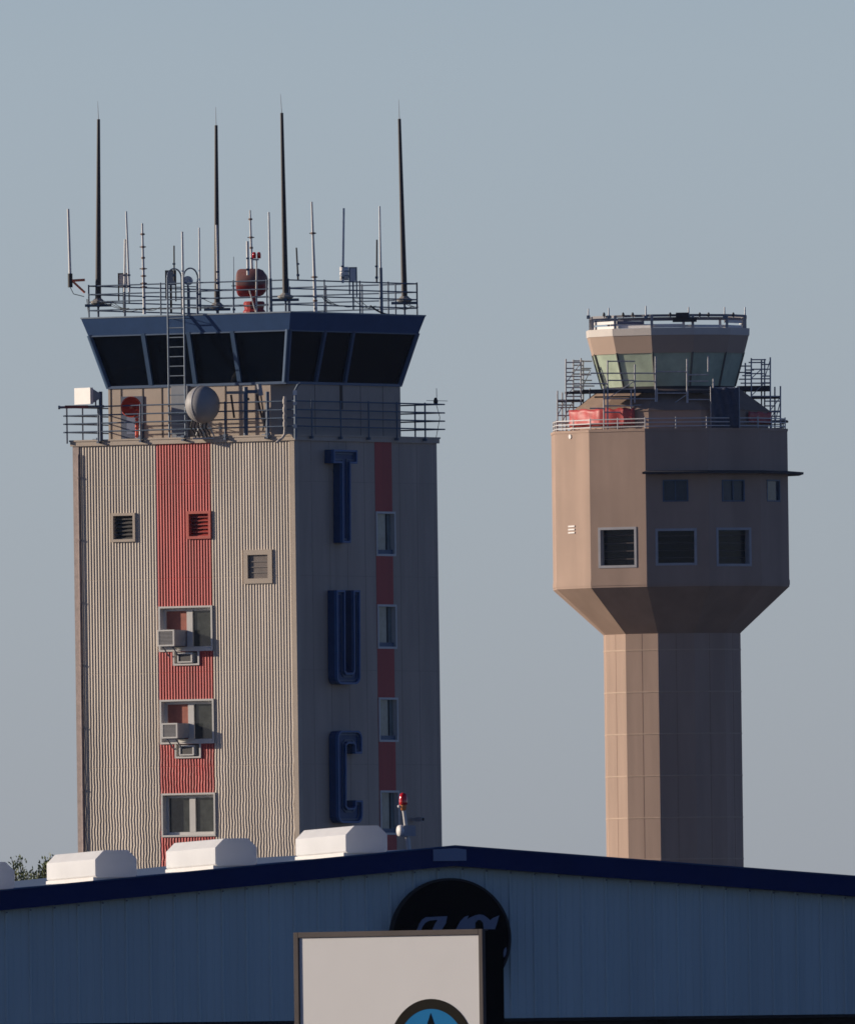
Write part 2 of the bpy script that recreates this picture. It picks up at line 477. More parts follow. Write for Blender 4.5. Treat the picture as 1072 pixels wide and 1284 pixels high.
# ---- letters T U C
DL = .43
def letter(outline_px, name, label):
    pts = [Q(x, y, HF + DL) for x, y in outline_px]
    ar = sum(pts[i-1][0]*pts[i][1] - pts[i][0]*pts[i-1][1] for i in range(len(pts)))
    if ar < 0: pts = pts[::-1]
    cy = sum(p[0] for p in pts)/len(pts); cz = min(p[1] for p in pts)
    pl = [(p[0]-cy, p[1]-cz) for p in pts]
    e = empty(name, toworld(HF, cy, cz), -TH, label, 'letter', 'blue channel letters down the tower side')
    ux, uy, uz = (0,1,0), (0,0,1), (1,0,0)
    MB().prism(pl, (0,0,0), ux, uy, uz, .02, DL-.12).build('letter_body', M['letter'], e)
    inn = offset_poly(pl, .075)
    MB().ringprism(pl, inn, (0,0,0), ux, uy, uz, DL-.12, DL).build('rim', M['letter_face'], e)
    inn2 = offset_poly(pl, .17)
    MB().ringprism(offset_poly(pl, .12), inn2, (0,0,0), ux, uy, uz, DL-.12, DL-.085).build('neon_tube', M['mull'], e)
letter([(418.8,563.6),(448.5,564.4),(448.5,581.6),(440.2,581.3),(440.4,680.8),(430.0,680.4),(429.6,580.9),(418.8,580.6)], 'letter_t', 'blue block letter T at the top of the shaded tower side')
def rc(cx, cy, rx, ry, a0, a1, n=5): return [(cx + rx*math.cos(R(a0+(a1-a0)*i/n)), cy + ry*math.sin(R(a0+(a1-a0)*i/n))) for i in range(n+1)]
U = [(422.5,740),(433.3,740),(433.6,841)] + [(435,843.5),(443,843.5)] + [(444.4,841),(443.8,740),(452,740)] + rc(446.5,848,5.9,10,0,90) + rc(429,848,5.9,10,90,180)
letter(U, 'letter_u', 'blue block letter U between the T and the C')
C = [(454.6,945),(445.6,945)] + [(445.4,934.5),(443.5,932.5),(437,932.5),(435,935)] + [(435,1010.5),(437,1013),(444,1013),(446,1011),(446,1003.5),(455.2,1003.5)] + rc(449.2,1022,6,10,0,90) + rc(431,1022,6,10,90,180) + rc(430,926,6,10,180,270) + rc(448.5,926,6,10,270,360)
letter(C, 'letter_c', 'blue block letter C lowest on the shaded tower side')

# ---- cab (lower wall with cut corner)
HC = 3.97; ch = .68
def poly_c(h, c): return [(-h,-h),(h-c,-h),(h,-h+c),(h,h),(-h,h)]
pl = poly_c(HC, ch)
MB().prism(pl, (0,0,0), (1,0,0),(0,1,0),(0,0,1), Z_DECK-.02, Z_GB-.10).build('cab_wall', M['cabwall'], tower)
def wj(*a): MB().box(*a).build('wall_joint', M['seam'], tower)
for px in (139.3, 152.5, 179.5, 203.5, 230, 257, 283):
    a = L(px, 500, HC)[0]; wj(a-.022, a+.022, -HC-.018, -HC+.01, Z_DECK, Z_GB-.1)
for px in (427.5,):
    a = Q(px, 500, HC)[0]; wj(HC-.01, HC+.05, a-.06, a+.06, Z_GB-1.0, Z_GB-.1)
for px in (395, 452, 480):
    a = Q(px, 500, HC)[0]; wj(HC-.01, HC+.006, a-.012, a+.012, Z_DECK, Z_GB-.1)
# door behind red dish, grey hatch behind ladder
a0, a1, c0, c1 = lrect(152.8, 180.2, 497, 548, HC+.03)
dr = MB().box(a0, a1, -HC-.05, -HC-.003, Z_DECK, c1).build('door', mat('navy_door', (.035, .055, .11), .5), tower)
MB().box(a0+.25, a0+.75, -HC-.062, -HC-.05, Z_DECK+.2, Z_DECK+.95).build('door_panel', mat('door_panel', (.12, .15, .24), .5), dr)
a0, a1, c0, c1 = lrect(217.5, 238, 484, 546, HC+.03)
MB().box(a0, a1, -HC-.16, -HC-.003, Z_DECK, c1).build('cable_cabinet', mat('cabinet_grey', (.20,.22,.25), .5), tower)
# sill band
MB().prism(poly_c(HC+.05, 0.0001), (0,0,0), (1,0,0),(0,1,0),(0,0,1), Z_GB-.10, Z_GB).build('sill', M['mull'], tower)
def ring(h0, z0, h1, z1, mb):
    v = []
    for h, z in ((h0, z0), (h1, z1)): v += [(-h,-h,z),(h,-h,z),(h,h,z),(-h,h,z)]
    mb.add(v, [(0,1,5,4),(1,2,6,5),(2,3,7,6),(3,0,4,7)])
HG0, HG1 = 3.94, 4.44
for k in range(4):
    mb = MB(); c = [(-1,-1),(1,-1),(1,1),(-1,1)]; a = c[k]; b = c[(k+1) % 4]
    mb.add([(a[0]*HG0,a[1]*HG0,Z_GB),(b[0]*HG0,b[1]*HG0,Z_GB),(b[0]*HG1,b[1]*HG1,Z_FB+.02),(a[0]*HG1,a[1]*HG1,Z_FB+.02)], [(0,1,2,3)])
    mb.build('window_band', M['darkglass'], tower)
# something faintly lit inside is suggested by blinds behind glass edge
def mullion(p0, p1, w, name='mullion'):
    mb = MB(); p0 = Vector(p0); p1 = Vector(p1); d = (p1-p0)
    if abs(p0.y + HG0) < .2: s = Vector((w/2,0,0)); t = Vector((0,-.10,0))
    else: s = Vector((0,w/2,0)); t = Vector((.10,0,0))
    v = [p0-s-t*.3, p0+s-t*.3, p0+s+t, p0-s+t, p1-s-t*.3, p1+s-t*.3, p1+s+t, p1-s+t]
    mb.add(v, [(0,3,2,1),(4,5,6,7),(0,1,5,4),(1,2,6,5),(2,3,7,6),(3,0,4,7)])
    mb.build(name, M['mull'], tower)
for b, t in ((191, 180.8), (246.5, 237.5), (302, 292.5)):
    x0 = L(b, 481, HG0)[0]; x1 = L(t, 416, HG1)[0]
    mullion((x0, -HG0, Z_GB), (x1, -HG1, Z_FB+.02), .17)
for b, t in ((394.6, 406.5), (431, 442)):
    y0 = Q(b, 479, HG0)[0]; y1 = Q(t, 415, HG1)[0]
    mullion((HG0, y0, Z_GB), (HG1, y1, Z_FB+.02), .17)
for sx, sy in ((-1,-1),(1,-1),(1,1),(-1,1)):
    mb = MB(); mb.tube((sx*(HG0+.0), sy*(HG0+.0), Z_GB-.02), (sx*(HG1+.0), sy*(HG1+.0), Z_FB+.03), .13, .13, n=4)
    mb.build('corner_mullion', M['mull'], tower)
# fascia
mb = MB(); ring(4.49, Z_FB, 4.68, Z_FT, mb)
v = [(-4.49,-4.49,Z_FB),(4.49,-4.49,Z_FB),(4.49,4.49,Z_FB),(-4.49,4.49,Z_FB)]; mb.add(v, [(3,2,1,0)])
mb.build('fascia', M['navy'], tower)
mb = MB(); mb.box(-4.70, 4.70, -4.70, 4.70, Z_FT, Z_FT+.05); mb.build('roof', M['galv'], tower)
mb = MB(); 
mb.box(-4.51, 4.51, -4.515, -4.42, Z_FB-.05, Z_FB-.002).box(4.42, 4.515, -4.42, 4.42, Z_FB-.05, Z_FB-.002)
mb.build('head_rail', M['mull'], tower)
Z_ROOF = Z_FT + .05

# ---- railings
def railing(h, z0, rails, postsL, postsR, name, m, r, ext=0.0, over=None, topext=.05):
    zt = z0 + rails[-1]
    rb = MB()
    e = rb.build(name, m, tower)  # placeholder, replaced below
    bpy.data.objects.remove(e)
    mb = MB()
    for hh in rails:
        z = z0 + hh
        mb.tube((-h-ext,-h,z),(h+ext*0.2,-h,z), r, n=6); mb.tube((h,-h-ext*.2,z),(h,h+ext,z), r, n=6)
        mb.tube((h,h,z),(-h,h,z), r, n=6); mb.tube((-h,h,z),(-h,-h-ext,z), r, n=6)
    o = mb.build(name, m, tower)
    zb = z0 if over is None else z0 - over
    for x in postsL:
        MB().tube((x,-h,zb),(x,-h,zt+topext), r*1.15, n=6).build('post', m, o)
        MB().tube((x,h,zb),(x,h,zt+topext), r*1.15, n=6).build('post', m, o)
    for y in postsR:
        MB().tube((h,y,zb),(h,y,zt+topext), r*1.15, n=6).build('post', m, o)
        MB().tube((-h,y,zb),(-h,y,zt+topext), r*1.15, n=6).build('post', m, o)
    return o
HB = 5.12
pL = [-HB+.03] + [L(px, 525, HB)[0] for px in (123.5, 176.5, 282.5, 335.5)]
pR = [Q(px, 525, HB)[0] for px in (391, 427.4, 462.4, 497.7, 533)] + [-HB+.05]
bal = railing(HB, Z_DECK, [.30,.61,.92,1.24], pL, pR, 'balcony_railing', M['railblue'], .028, ext=.12, over=.12)
for x in pL[1:] + [L(230, 545, HB)[0]]:
    br = MB(); br.box(x-.05, x+.05, -HB-.06, -H2+.3, Z_DECK-.14, Z_DECK-.07); br.path([(x, -HB, Z_DECK+.0), (x-.35, -H2+.05, Z_DECK+.02)], .02)
    br.box(x-.09, x+.05, -HB-.02, -HB+.12, Z_DECK-.02, Z_DECK+.07); br.build('bracket', M['railblue'], bal)
for y in pR[:-1]:
    br = MB(); br.box(H2-.3, HB+.06, y-.04, y+.04, Z_DECK-.16, Z_DECK-.06); br.build('bracket', M['railblue'], bal)
HR = 4.46
rL = [-HR] + [L(px, 380, HR)[0] for px in (156.5, 202, 247.5, 293, 335)] + [HR]
rR = [Q(px, 375, HR)[0] for px in (407, 451.5, 487)] + [HR]
roofrail = railing(HR, Z_ROOF, [.26,.58,.86,1.18], rL, rR, 'roof_railing', M['railblue'], .026)
# loose cables on roof rail
random.seed(3)
def droop(a, b, sag, r=.012, n=8):
    a = Vector(a); b = Vector(b)
    pts = [a.lerp(b, i/n) + Vector((0,0,-sag*4*(i/n)*(1-i/n))) for i in range(n+1)]
    MB().path(pts, r, 5).build('loose_cable', M['cable'], roofrail)
for k in range(14):
    y = random.uniform(-4, 3.5); 
    droop((HR+.02, y, Z_ROOF+random.choice((.26,.28,.6))), (HR+.02, y+random.uniform(.6,1.3), Z_ROOF+random.choice((.3,.27,.3))), random.uniform(.02,.1))
for k in range(12):
    x = random.uniform(-4.2, 3.4)
    droop((x, -HR-.02, Z_ROOF+random.choice((.26,.28,.6))), (x+random.uniform(.6,1.3), -HR-.02, Z_ROOF+random.choice((.3,.27,.25))), random.uniform(.02,.1))
droop((HR, 1.2, Z_ROOF+.3), (HR+.2, 2.5, Z_ROOF-.02), .1, .035)
droop((-HR-.1, -HR, Z_ROOF+.7), (-4.35, -4.2, Z_FB-.5), .3)
droop((-HR-.05, -HR, Z_ROOF+.7), (-HR-.02, -HR, Z_ROOF+.1), -.1)
droop((4.7, 4.7, Z_ROOF), (4.3, 4.4, Z_FB-.4), -.1)

# conduit at the near corner of the deck
c = MB()
pts = [toloc(W(x, y, D1-6.9)) for x, y in ((357, 497), (357.3, 515), (357.6, 538), (357, 545), (354, 549.5), (350, 552), (347, 555))]
c.path(pts, .05, 8)
for i, f in enumerate((.15, .4, .62, .85)):
    p = pts[0].lerp(pts[2], f); c.tube(p - Vector((0,0,.09)), p + Vector((0,0,.09)), .075, n=8)
c.path([toloc(W(x, y, D1-6.9)) for x, y in ((357, 545), (362, 543), (367, 545), (368, 549))], .03, 6)
c.build('conduit', mat('grimy_pipe', (.5,.45,.4), .5, vary=.3, scale=6), tower)

# ---- ladder (thing) 
HLD = 5.0
lx0 = L(211.5, 440, HLD)[0]; lx1 = L(231.8, 440, HLD)[0]
lw = (lx1-lx0)/2
lad = empty('ladder', toworld((lx0+lx1)/2, -HLD, Z_DECK), -TH, 'tall steel ladder with two hooped handrails climbing to the cab roof', 'ladder')
ZT = L(211, 348, HLD)[1] - Z_DECK
for s in (-1, 1):
    m_ = MB(); m_.tube((s*lw, 0, 0), (s*lw, 0, ZT), .038, n=8)
    pts = [(s*lw, .48 - .48*math.cos(R(180*i/12)), ZT + .34*math.sin(R(180*i/12))) for i in range(13)]
    m_.path(pts, .03, 6); m_.tube((s*lw, .96, ZT), (s*lw, .96, Z_ROOF - Z_DECK), .03, n=6)
    m_.tube((s*lw, 0, ZT-.35), (s*lw, .96, ZT-.35), .02, n=6)
    m_.build('ladder_rail', M['galv'], lad)
z = .15
while z < ZT - 1.0:
    MB().tube((-lw, 0, z), (lw, 0, z), .022, n=6).build('rung', M['galv'], lad); z += .36
m_ = MB()
for z in (.6, Z_FT - Z_DECK - .1):
    for s in (-1, 1): m_.tube((s*lw, 0, z), (s*lw, .5 if z > 2 else 1.0, z), .018, n=6)
m_.build('standoff', M['galv'], lad)

# ================================================================== rooftop things
def front_dd(X, h):
    lx = (X + h*ST)/CT
    if lx <= h: return -lx*ST - h*CT
    ly = (X - h*CT)/ST
    return -h*ST + ly*CT
def dd_at(px, py, h=HR):
    X = W(px, py, D1).x - AX.x
    return front_dd(X, h)

def mast_thing(sx, sy, pb, pt, tip, label):
    dd = (LX*(sx*4.42) + LY*(sy*4.42)).y
    b = W(pb[0], pb[1], D1+dd); t = W(pt[0], pt[1], D1+dd); q = W(tip[0], tip[1], D1+dd)
    e = empty('lightning_mast', b, 0, label, 'mast', 'dark tapered masts at the roof corners')
    MB().lathe([(0,-.12),(.2,-.12),(.30,-.06),(.30,0),(.2,.04),(.15,.10),(.13,.11)], n=10, smooth=False).build('base_collar', M['concrete'], e)
    MB().box(-.5,.5,-.06,.06,-.2,-.1).box(-.06,.06,-.5,.5,-.2,-.101).tube((0,0,-.15),(0,0,Z_ROOF-b.z), .04).build('base_bracket', M['railblue'], e)
    MB().tube((0,0,0), t-b, .118, .060, n=12).build('pole', M['mast'], e)
    MB().tube(t-b, q-b, .014, .006, n=5).build('tip_rod', M['whip'], e)
mast_thing(-1,-1,(123.6,378),(124,149.5),(123,127),'leftmost of the four tall dark tapered masts on the old tower roof')
mast_thing(-1, 1,(272.6,383),(271.3,157),(270.8,134),'dark tapered mast at the far corner, second from left, beside a white whip')
mast_thing( 1,-1,(358.3,371),(353.5,141.5),(352,118),'dark tapered mast on the near roof corner, tallest, between red beacon and banded antenna')
mast_thing( 1, 1,(507.2,375),(500.8,149),(500,125),'rightmost of the four tall dark tapered masts on the old tower roof')

def antenna(pts, r0, r1, m, label, dd=None, elems=(), bandr=None, clamp=True, joint=None, name='whip_antenna', to_roof=True, group='whip antennas around the tower roof'):
    """pts: bottom px, top px"""
    (bx, by), (tx, ty) = pts
    if dd is None: dd = dd_at(bx, by)
    b = W(bx, by, D1+dd); t = W(tx, ty, D1+dd); v = t - b
    e = empty(name, b, 0, label, 'antenna', group)
    MB().tube((0,0,0), v, r0, r1, n=8).build('rod', m, e)
    if clamp:
        MB().box(-.055,.055,-.06,.06,.17,.25).build('clamp', M['railblue'], e); MB().box(-.055,.055,-.06,.06,.6,.66).build('clamp', M['railblue'], e)
    if joint:
        p = v*joint; MB().tube(p*0, p, r0*1.5, r0*1.35, n=8).build('mounting_tube', M['galv'], e)
    for f, w in elems:
        p = v*f
        el = MB(); el.tube(p-Vector((w,0,0)), p+Vector((w,0,0)), .018, n=6)
        el.tube(p-Vector((0,0,.035)), p+Vector((0,0,.035)), r0*1.25, n=8)
        el.build('element', M['elem'], e)
    return e
antenna(((156.6,366),(157.3,300)), .045,.04, M['fiber'], 'short white pole antenna just left of a longer leaning whip, at left')
antenna(((162.5,366),(158.6,265)), .045,.035, M['steel'], 'pale grey whip leaning left behind the left mesh panel')
antenna(((181.5,394),(178.8,280)), .06,.035, M['fiber'], 'white banded antenna with brown cross elements, left of the ladder', elems=((.30,.13),(.34,.13),(.42,.11),(.50,.14),(.62,.07),(.74,.12),(.88,.09)))
antenna(((218.8,352),(218.6,308)), .03,.028, M['cable'], 'thin black rod between the ladder handrail hoops and leftmost mast')
antenna(((230.6,394),(228.8,290.5)), .05,.04, M['steel'], 'grey whip rising directly beside the ladder right rail')
antenna(((251.2,390),(250,285.5)), .035,.03, M['steel'], 'slim pale whip between the ladder and the second dark mast', joint=.25)
antenna(((273.6,362),(271.8,282)), .05,.04, M['fiber'], 'white pole antenna overlapping the second dark mast', dd=-3.5)
antenna(((293.8,395),(293.2,322)), .02,.012, M['galv'], 'hair-thin spike on the railing just left of the red beacon', elems=((.5,.09),))
antenna(((311.3,345),(310.6,302.5)), .055,.05, M['fiber'], 'short white cylinder antenna above the left of the red beacon', dd=-2)
antenna(((316.4,345),(313.8,263.5)), .055,.03, M['fiber'], 'tall white antenna with cross elements rising above the red beacon', dd=-1, elems=((.42,.01),(.58,.13),(.86,.08)))
antenna(((339.8,394),(337.3,266)), .05,.035, M['steel'], 'slim pale whip between red beacon and near corner mast', joint=.35)
antenna(((374,352),(371.8,310.5)), .035,.03, M['cable'], 'short black rod just right of the near corner mast', dd=-2)
antenna(((396,394),(391,253)), .07,.035, M['fiber'], 'tallest white antenna with two crossbars, right of the near corner mast', elems=((.33,.13),(.72,.13),(.12,.03)))
antenna(((430,355),(431.2,261)), .045,.04, M['steel'], 'pale grey whip rising left of the white box frame on the right side')
antenna(((472.4,355),(472.6,300.5)), .035,.03, M['cable'], 'short dark rod beside the right hand long whip')
antenna(((478.2,394),(476,258.5)), .05,.032, M['steel'], 'long pale whip left of the rightmost dark mast', joint=.43)
# lone whip on orange outrigger, left
dd = dd_at(110, 365)
b = W(88.6, 357, D1+dd); t = W(86, 262, D1+dd); q = W(107, 351, D1+dd); q2 = W(107, 367, D1+dd)
e = empty('outrigger_antenna', b, 0, 'white whip held out on an orange triangular bracket at far left', 'antenna', 'whip antennas around the tower roof')
MB().tube((0,0,.3), t-b, .055, .045, n=8).build('rod', M['fiber'], e)
MB().tube((0,0,-.1), (0,0,.42), .09, n=8).build('base_tube', M['cable'], e)
MB().path([(0,0,.15), q-b], .05).path([(.1,0,.12), q2-b], .045).build('orange_bracket', M['orange'], e)
MB().path([(0,0,-.1), (.12,0,-.35), (.5,0,-.45), W(106,372,D1+dd)-b], .014).build('cable', M['cable'], e)

# mesh panel left, box right
def panel_thing(px0, px1, py0, py1, pyb, label, m, mm):
    dd = dd_at((px0+px1)/2, py1) + .25
    b = W((px0+px1)/2, pyb, D1+dd); 
    z1 = W(px0, py0, D1+dd).z - b.z; z0 = W(px0, py1, D1+dd).z - b.z; w = (px1-px0)/2/33.3
    e = empty('panel_antenna', b, 0, label, 'panel antenna')
    MB().box(-w+.03, w-.03, -.03, .03, z0, z1-.02).build('panel', m, e)
    MB().box(-w, -w+.05, -.04, .04, z0-.5, z1).box(w-.05, w, -.04, .04, z0-.6, z1).box(-w+.05, w-.05, -.04, .04, z1-.04, z1).box(-w*.2, w*.2, .03, .1, 0, z0+.3).build('frame', mm, e)
    return e
panel_thing(148.8,163.5,342.5,360.5,392,'flat mesh panel on posts at the left of the roof railing', mat('mesh_grey', (.62,.58,.57), .7, vary=.25, scale=30), M['rust'])
panel_thing(208,222,339,358,392,'flat dark mesh panel beside the ladder handrail hoops', mat('mesh_dark', (.32,.34,.36), .7, vary=.25, scale=30), M['rust'])
e = panel_thing(438,448.5,335,352.5,388,'open frame panel with a white cylinder on the right roof railing', mat('mesh_pale', (.70,.68,.70), .7, vary=.1, scale=30), M['galv'])
MB().lathe([(0,0),(.17,0),(.17,.5),(0,.5)], (-.33,0,1.1), n=12).build('cylinder', M['white'], e)
MB().lathe([(.185,0),(.185,.04)], (-.33,0,1.25), n=12).lathe([(.185,0),(.185,.04)], (-.33,0,1.42), n=12).box(-.34,-.15,-.03,.03,1.2,1.26).build('hoops', M['galv'], e)
# small white camera-ish bowl right of ladder
dd = dd_at(236, 350)
b = W(236.5, 394, D1+dd+.1)
e = empty('small_dish', b, 0, 'small pale bowl on a post behind the right ladder hoop', 'dish')
MB().lathe([(0,-.12),(.13,-.08),(.19,.03),(.18,.04),(.12,-.05),(0,-.08)], (0,0,1.25), (.2,-.9,.35), n=16).build('bowl', mat('pale_bowl', (.6,.6,.62), .5), e)
MB().tube((0,0.05,0),(0,0.05,1.2), .04).build('post', M['railblue'], e)

# red rotating beacon
dd = -1.4
b = W(319, 392, D1+dd)
e = empty('rotating_beacon', b, 0, 'large red rotating beacon drum on the middle of the cab roof', 'beacon')
zc = W(317, 354.5, D1+dd).z - b.z
dr = MB()
prof = [(0,-.56),(.44,-.56),(.47,-.5),(.47,.22),(.42,.36),(.26,.50),(0,.52)]
n = 28
o0 = len(dr.v)
ax = Vector((.97,-.24,0)).normalized(); u = Vector((0,0,1)); w_ = ax.cross(u)
for (r, h) in prof:
    for k in range(n):
        t = 2*math.pi*k/n
        dr.v.append(tuple(Vector((-.02,0,zc)) + ax*h + (u*math.cos(t)+w_*math.sin(t))*max(r*1.12,1e-4)))
for i in range(len(prof)-1):
    for k in range(n):
        k2 = (k+1) % n; up = math.cos(2*math.pi*(k+.5)/n) > -.12
        dr.cur = 1 if up else 0
        dr.face((o0+i*n+k, o0+i*n+k2, o0+(i+1)*n+k2, o0+(i+1)*n+k), i in (2,3,4))
dr.build('drum', [M['beacon_red'], M['beacon_top']], e)
MB().box(-.1,.12,-.1,.1,.3,zc-.4).build('neck', M['beacon_red'], e)
MB().lathe([(0,.42),(.36,.42),(.40,.36),(.36,.12),(.42,.05),(.42,-.1),(0,-.1)], n=16, smooth=False).build('base', M['beacon_red'], e)
dd2 = dd_at(322, 391)
b2 = W(321.8, 394, D1+dd2)
e = empty('obstruction_light', b2, 0, 'thin pale pole with two small red lamps in front of the beacon', 'lamp')
MB().tube((0,0,0), W(322,325.5,D1+dd2)-b2, .04, .03).tube((.0,0,.0),(-.25,0,.9), .025).build('pole', M['offwhite'], e)
for px in (319, 325):
    p = W(px, 324, D1+dd2)-b2
    MB().lathe([(0,0),(.07,0),(.075,.16),(.05,.23),(0,.24)], p, n=12).build('lamp', M['lampred'], e)
MB().box(-.12,.12,-.03,.03,2.02,2.08).build('crossarm', M['offwhite'], e)
p = W(340.5, 391, D1+dd2)

# ================================================================== balcony things
# white horn box
dd = -HB*CT*.0 + front_dd(W(106,500,D1).x-AX.x, HB+.05) if True else 0
def ddb(px, py, h=HB): return front_dd(W(px, py, D1).x - AX.x, h)
dd = ddb(110, 500) - .3
b = W(127.3, 548, D1+dd)
e = empty('horn_antenna', b, 0, 'square white box antenna with grey horn on a post at the left balcony end', 'antenna')
P = lambda x, y: W(x, y, D1+dd) - b
zA, zB = P(105,507).z, P(105,486.5).z
xA, xB = P(94.6,497).x, P(116.4,497).x
bxm = MB().box(-.47, .47, -.07, .07, zA, zB)
ca, sa = math.cos(R(-50)), math.sin(R(-50))
bxm.v = [((xA+xB)/2 + a*ca - b_*sa, -.1 + a*sa + b_*ca, c_) for a, b_, c_ in bxm.v]
bxm.build('box', M['white'], e)
hc = (zA+zB)/2
hm = MB(); hm.add([(xB, -.25, zA+.03),(xB,.05,zA+.03),(xB,.05,zB-.03),(xB,-.25,zB-.03),(xB+.28,-.16,hc-.1),(xB+.28,-.06,hc-.1),(xB+.28,-.06,hc+.1),(xB+.28,-.16,hc+.1)],
       [(0,1,5,4),(1,2,6,5),(2,3,7,6),(3,0,4,7),(4,5,6,7)])
hm.build('horn', M['ac'], e)
MB().box(xB+.28, .0, -.17, -.05, hc-.08, hc+.08).tube((xB+.12,-.1,hc-.1),(xB+.12,-.1,hc-.4),.03).build('waveguide', M['ac'], e)
MB().tube((0,0,-.15),(0,0,P(127,491).z), .07, n=8).build('post', M['railblue'], e)
sh = empty('shelf_bracket', W(100, 512, D1+dd), 0, 'rust stained red shelf bar under the white box antenna', 'bracket')
P = lambda x, y: W(x, y, D1+dd) - W(100, 512, D1+dd)
MB().box(P(82,510).x, P(111,510).x, -.35, .15, P(96,512).z, P(96,508.5).z).build('shelf', mat('stained_red', (.30,.07,.05), .7, vary=.5, scale=8), sh)
MB().tube(P(73.5,511)+Vector((0,-.1,0)), P(131,509.5)+Vector((0,-.1,0)), .045).tube(P(73.5,511)+Vector((0,-.1,0)), P(76,511)+Vector((0,-.1,0)), .07).build('bar', M['galv'], sh)

# red dish
dd = ddb(168, 520) + .25
b = W(172, 549, D1+dd)
e = empty('red_dish', b, 0, 'small red orange dish facing out in front of the blue door', 'dish')
c = W(166.2, 510.5, D1+dd) - b
dirv = Vector((-.30, -.94, .02)).normalized()
ml = MB(); ml.lathe([(0,-.20),(.16,-.17),(.30,-.08),(.375,.05),(.395,.10),(.395,.16),(.36,.16),(.36,.10),(.29,-.02),(.15,-.11),(0,-.14)], c, dirv, n=28); ml.build('bowl', M['dishred'], e)
ml = MB(); ml.tube(c - dirv*.12, c + dirv*.1, .035, n=8); ml.tube(c + dirv*.06, c + dirv*.14, .07, n=8); ml.build('feed', M['orange'], e)
MB().tube((.0,.1,-.02), (.0,.1, c.z), .06).build('post', M['dishred'], e)
MB().tube((.14,-.02,-.02), (.14,-.02, c.z-.35), .05).box(-.1,.2,-.05,.05,c.z-.4,c.z-.34).build('white_post', M['white'], e)
MB().box(-.2,.3,-.1,.2,-.05,.0).build('base_plate', M['galv'], e)

# grey radome
dd = ddb(254, 507) - .35
b = W(254, 549, D1+dd)
e = empty('radome_dish', b, 0, 'large grey domed dish on a short stand at the balcony rail', 'dish')
c = W(254.3, 507.3, D1+dd) - b
axd = Vector((.80,-.60,.03)).normalized(); rr = .70
prof = [(0, -.62)] + [(rr*math.sin(R(a)), -.60*math.cos(R(a))-.02) for a in (12,25,40,55,70,82)] + [(rr,-.02),(rr,.02)] + [(rr*math.cos(R(a)), .02+.60*math.sin(R(a))) for a in (10,22,35,48,60,72,82)] + [(0,.62)]
MB().lathe(prof, c, axd, n=40).build('dome', M['radome'], e)
MB().lathe([(rr+.012,-.03),(rr+.02,0),(rr+.012,.03)], c, axd, n=40).build('rim', M['ac'], e)
st = MB(); st.tube((.05,.3,-.05),(.05,.25,c.z-.4), .06); st.tube((-.25,.3,.05),(.0,.25,c.z-.55), .03); st.tube((.45,.3,.05),(.1,.25,c.z-.5), .03)
st.box(-.35,.45,.15,.45,-.05,.02)
st.build('stand', M['offwhite'], e)
ck = MB(); random.seed(5)
for k in range(5):
    x = -.35 + k*.14
    ck.path([(x,.15,c.z-.55), (x-.08,.1,c.z-.85), (x+.05,.1,c.z-1.05), (x+.1,.15,.02)], .028, 6)
ck.build('cable_loops', M['cable'], e)

# post with crossarms
dd = ddb(308, 520) + .25
b = W(308.6, 549, D1+dd)
e = empty('crossarm_post', b, 0, 'dark vertical post with a horizontal arm and leaning struts right of the grey dish', 'post')
P = lambda x, y: W(x, y, D1+dd) - b
MB().tube((0,0,0), P(308.3,485), .085, n=8).build('post', M['railblue'], e)
MB().tube(P(306.6,544), P(306.4,486)+Vector((0,-.03,0)), .03).build('post_edge', M['offwhite'], e)
MB().box(P(284,491).x, P(307,491).x, -.05, .05, P(295,494).z, P(295,490.5).z).build('arm', M['concrete'], e)
MB().box(P(310,491).x, P(323,491).x, -.05, .05, P(315,493).z, P(315,489).z).build('arm', M['railblue'], e)
MB().tube(P(290,495), P(294,524), .04).build('strut', M['rust'], e); MB().tube(P(322,494), P(328.5,523), .04).build('strut', M['rust'], e)
MB().tube(P(325,481.5), P(327.5,496), .09).build('canister', M['ac'], e)
MB().path([P(327.5,496), P(330,515), P(332,528), P(330,540)], .03).box(P(309,500).x, P(313,500).x, -.06,.06, P(309,502).z, P(309,499).z).build('cable', M['cable'], e)
dd = ddb(335.5, 520) + .1
b = W(335.8, 549, D1+dd)
e = empty('equipment_post', b, 0, 'plain navy post standing just left of the near balcony corner', 'post')
MB().tube((0,0,0), W(335.5,491,D1+dd)-b, .07).build('post_tube', M['railblue'], e)
MB().box(-.12,.12,-.12,.12,-.03,.04).build('foot', M['galv'], e)

# corner camera pole
dd = ddb(371, 520) - .05
b = W(370.5, 549, D1+dd)
e = empty('camera_pole', b, 0, 'shiny pole with a small white camera at the near corner of the balcony', 'camera')
P = lambda x, y: W(x, y, D1+dd) - b
MB().tube((0,0,-.05), P(370.3,489), .045).tube(P(370.3,489), P(374,482), .04).tube(P(374,482),P(377,481),.05).build('pole', M['galv'], e)
MB().box(P(367.5,491).x, P(372.5,491).x, -.14, .05, P(370,495.5).z, P(370,489.5).z).build('camera_head', M['white'], e)
MB().box(-.07,.07,-.08,.0,P(370,508).z,P(370,504).z).box(-.06,.05,-.08,.0,P(370,522).z,P(370,519).z).box(-.06,.06,-.08,.0,P(370,537).z,P(370,532).z).build('junction_box', M['offwhite'], e)

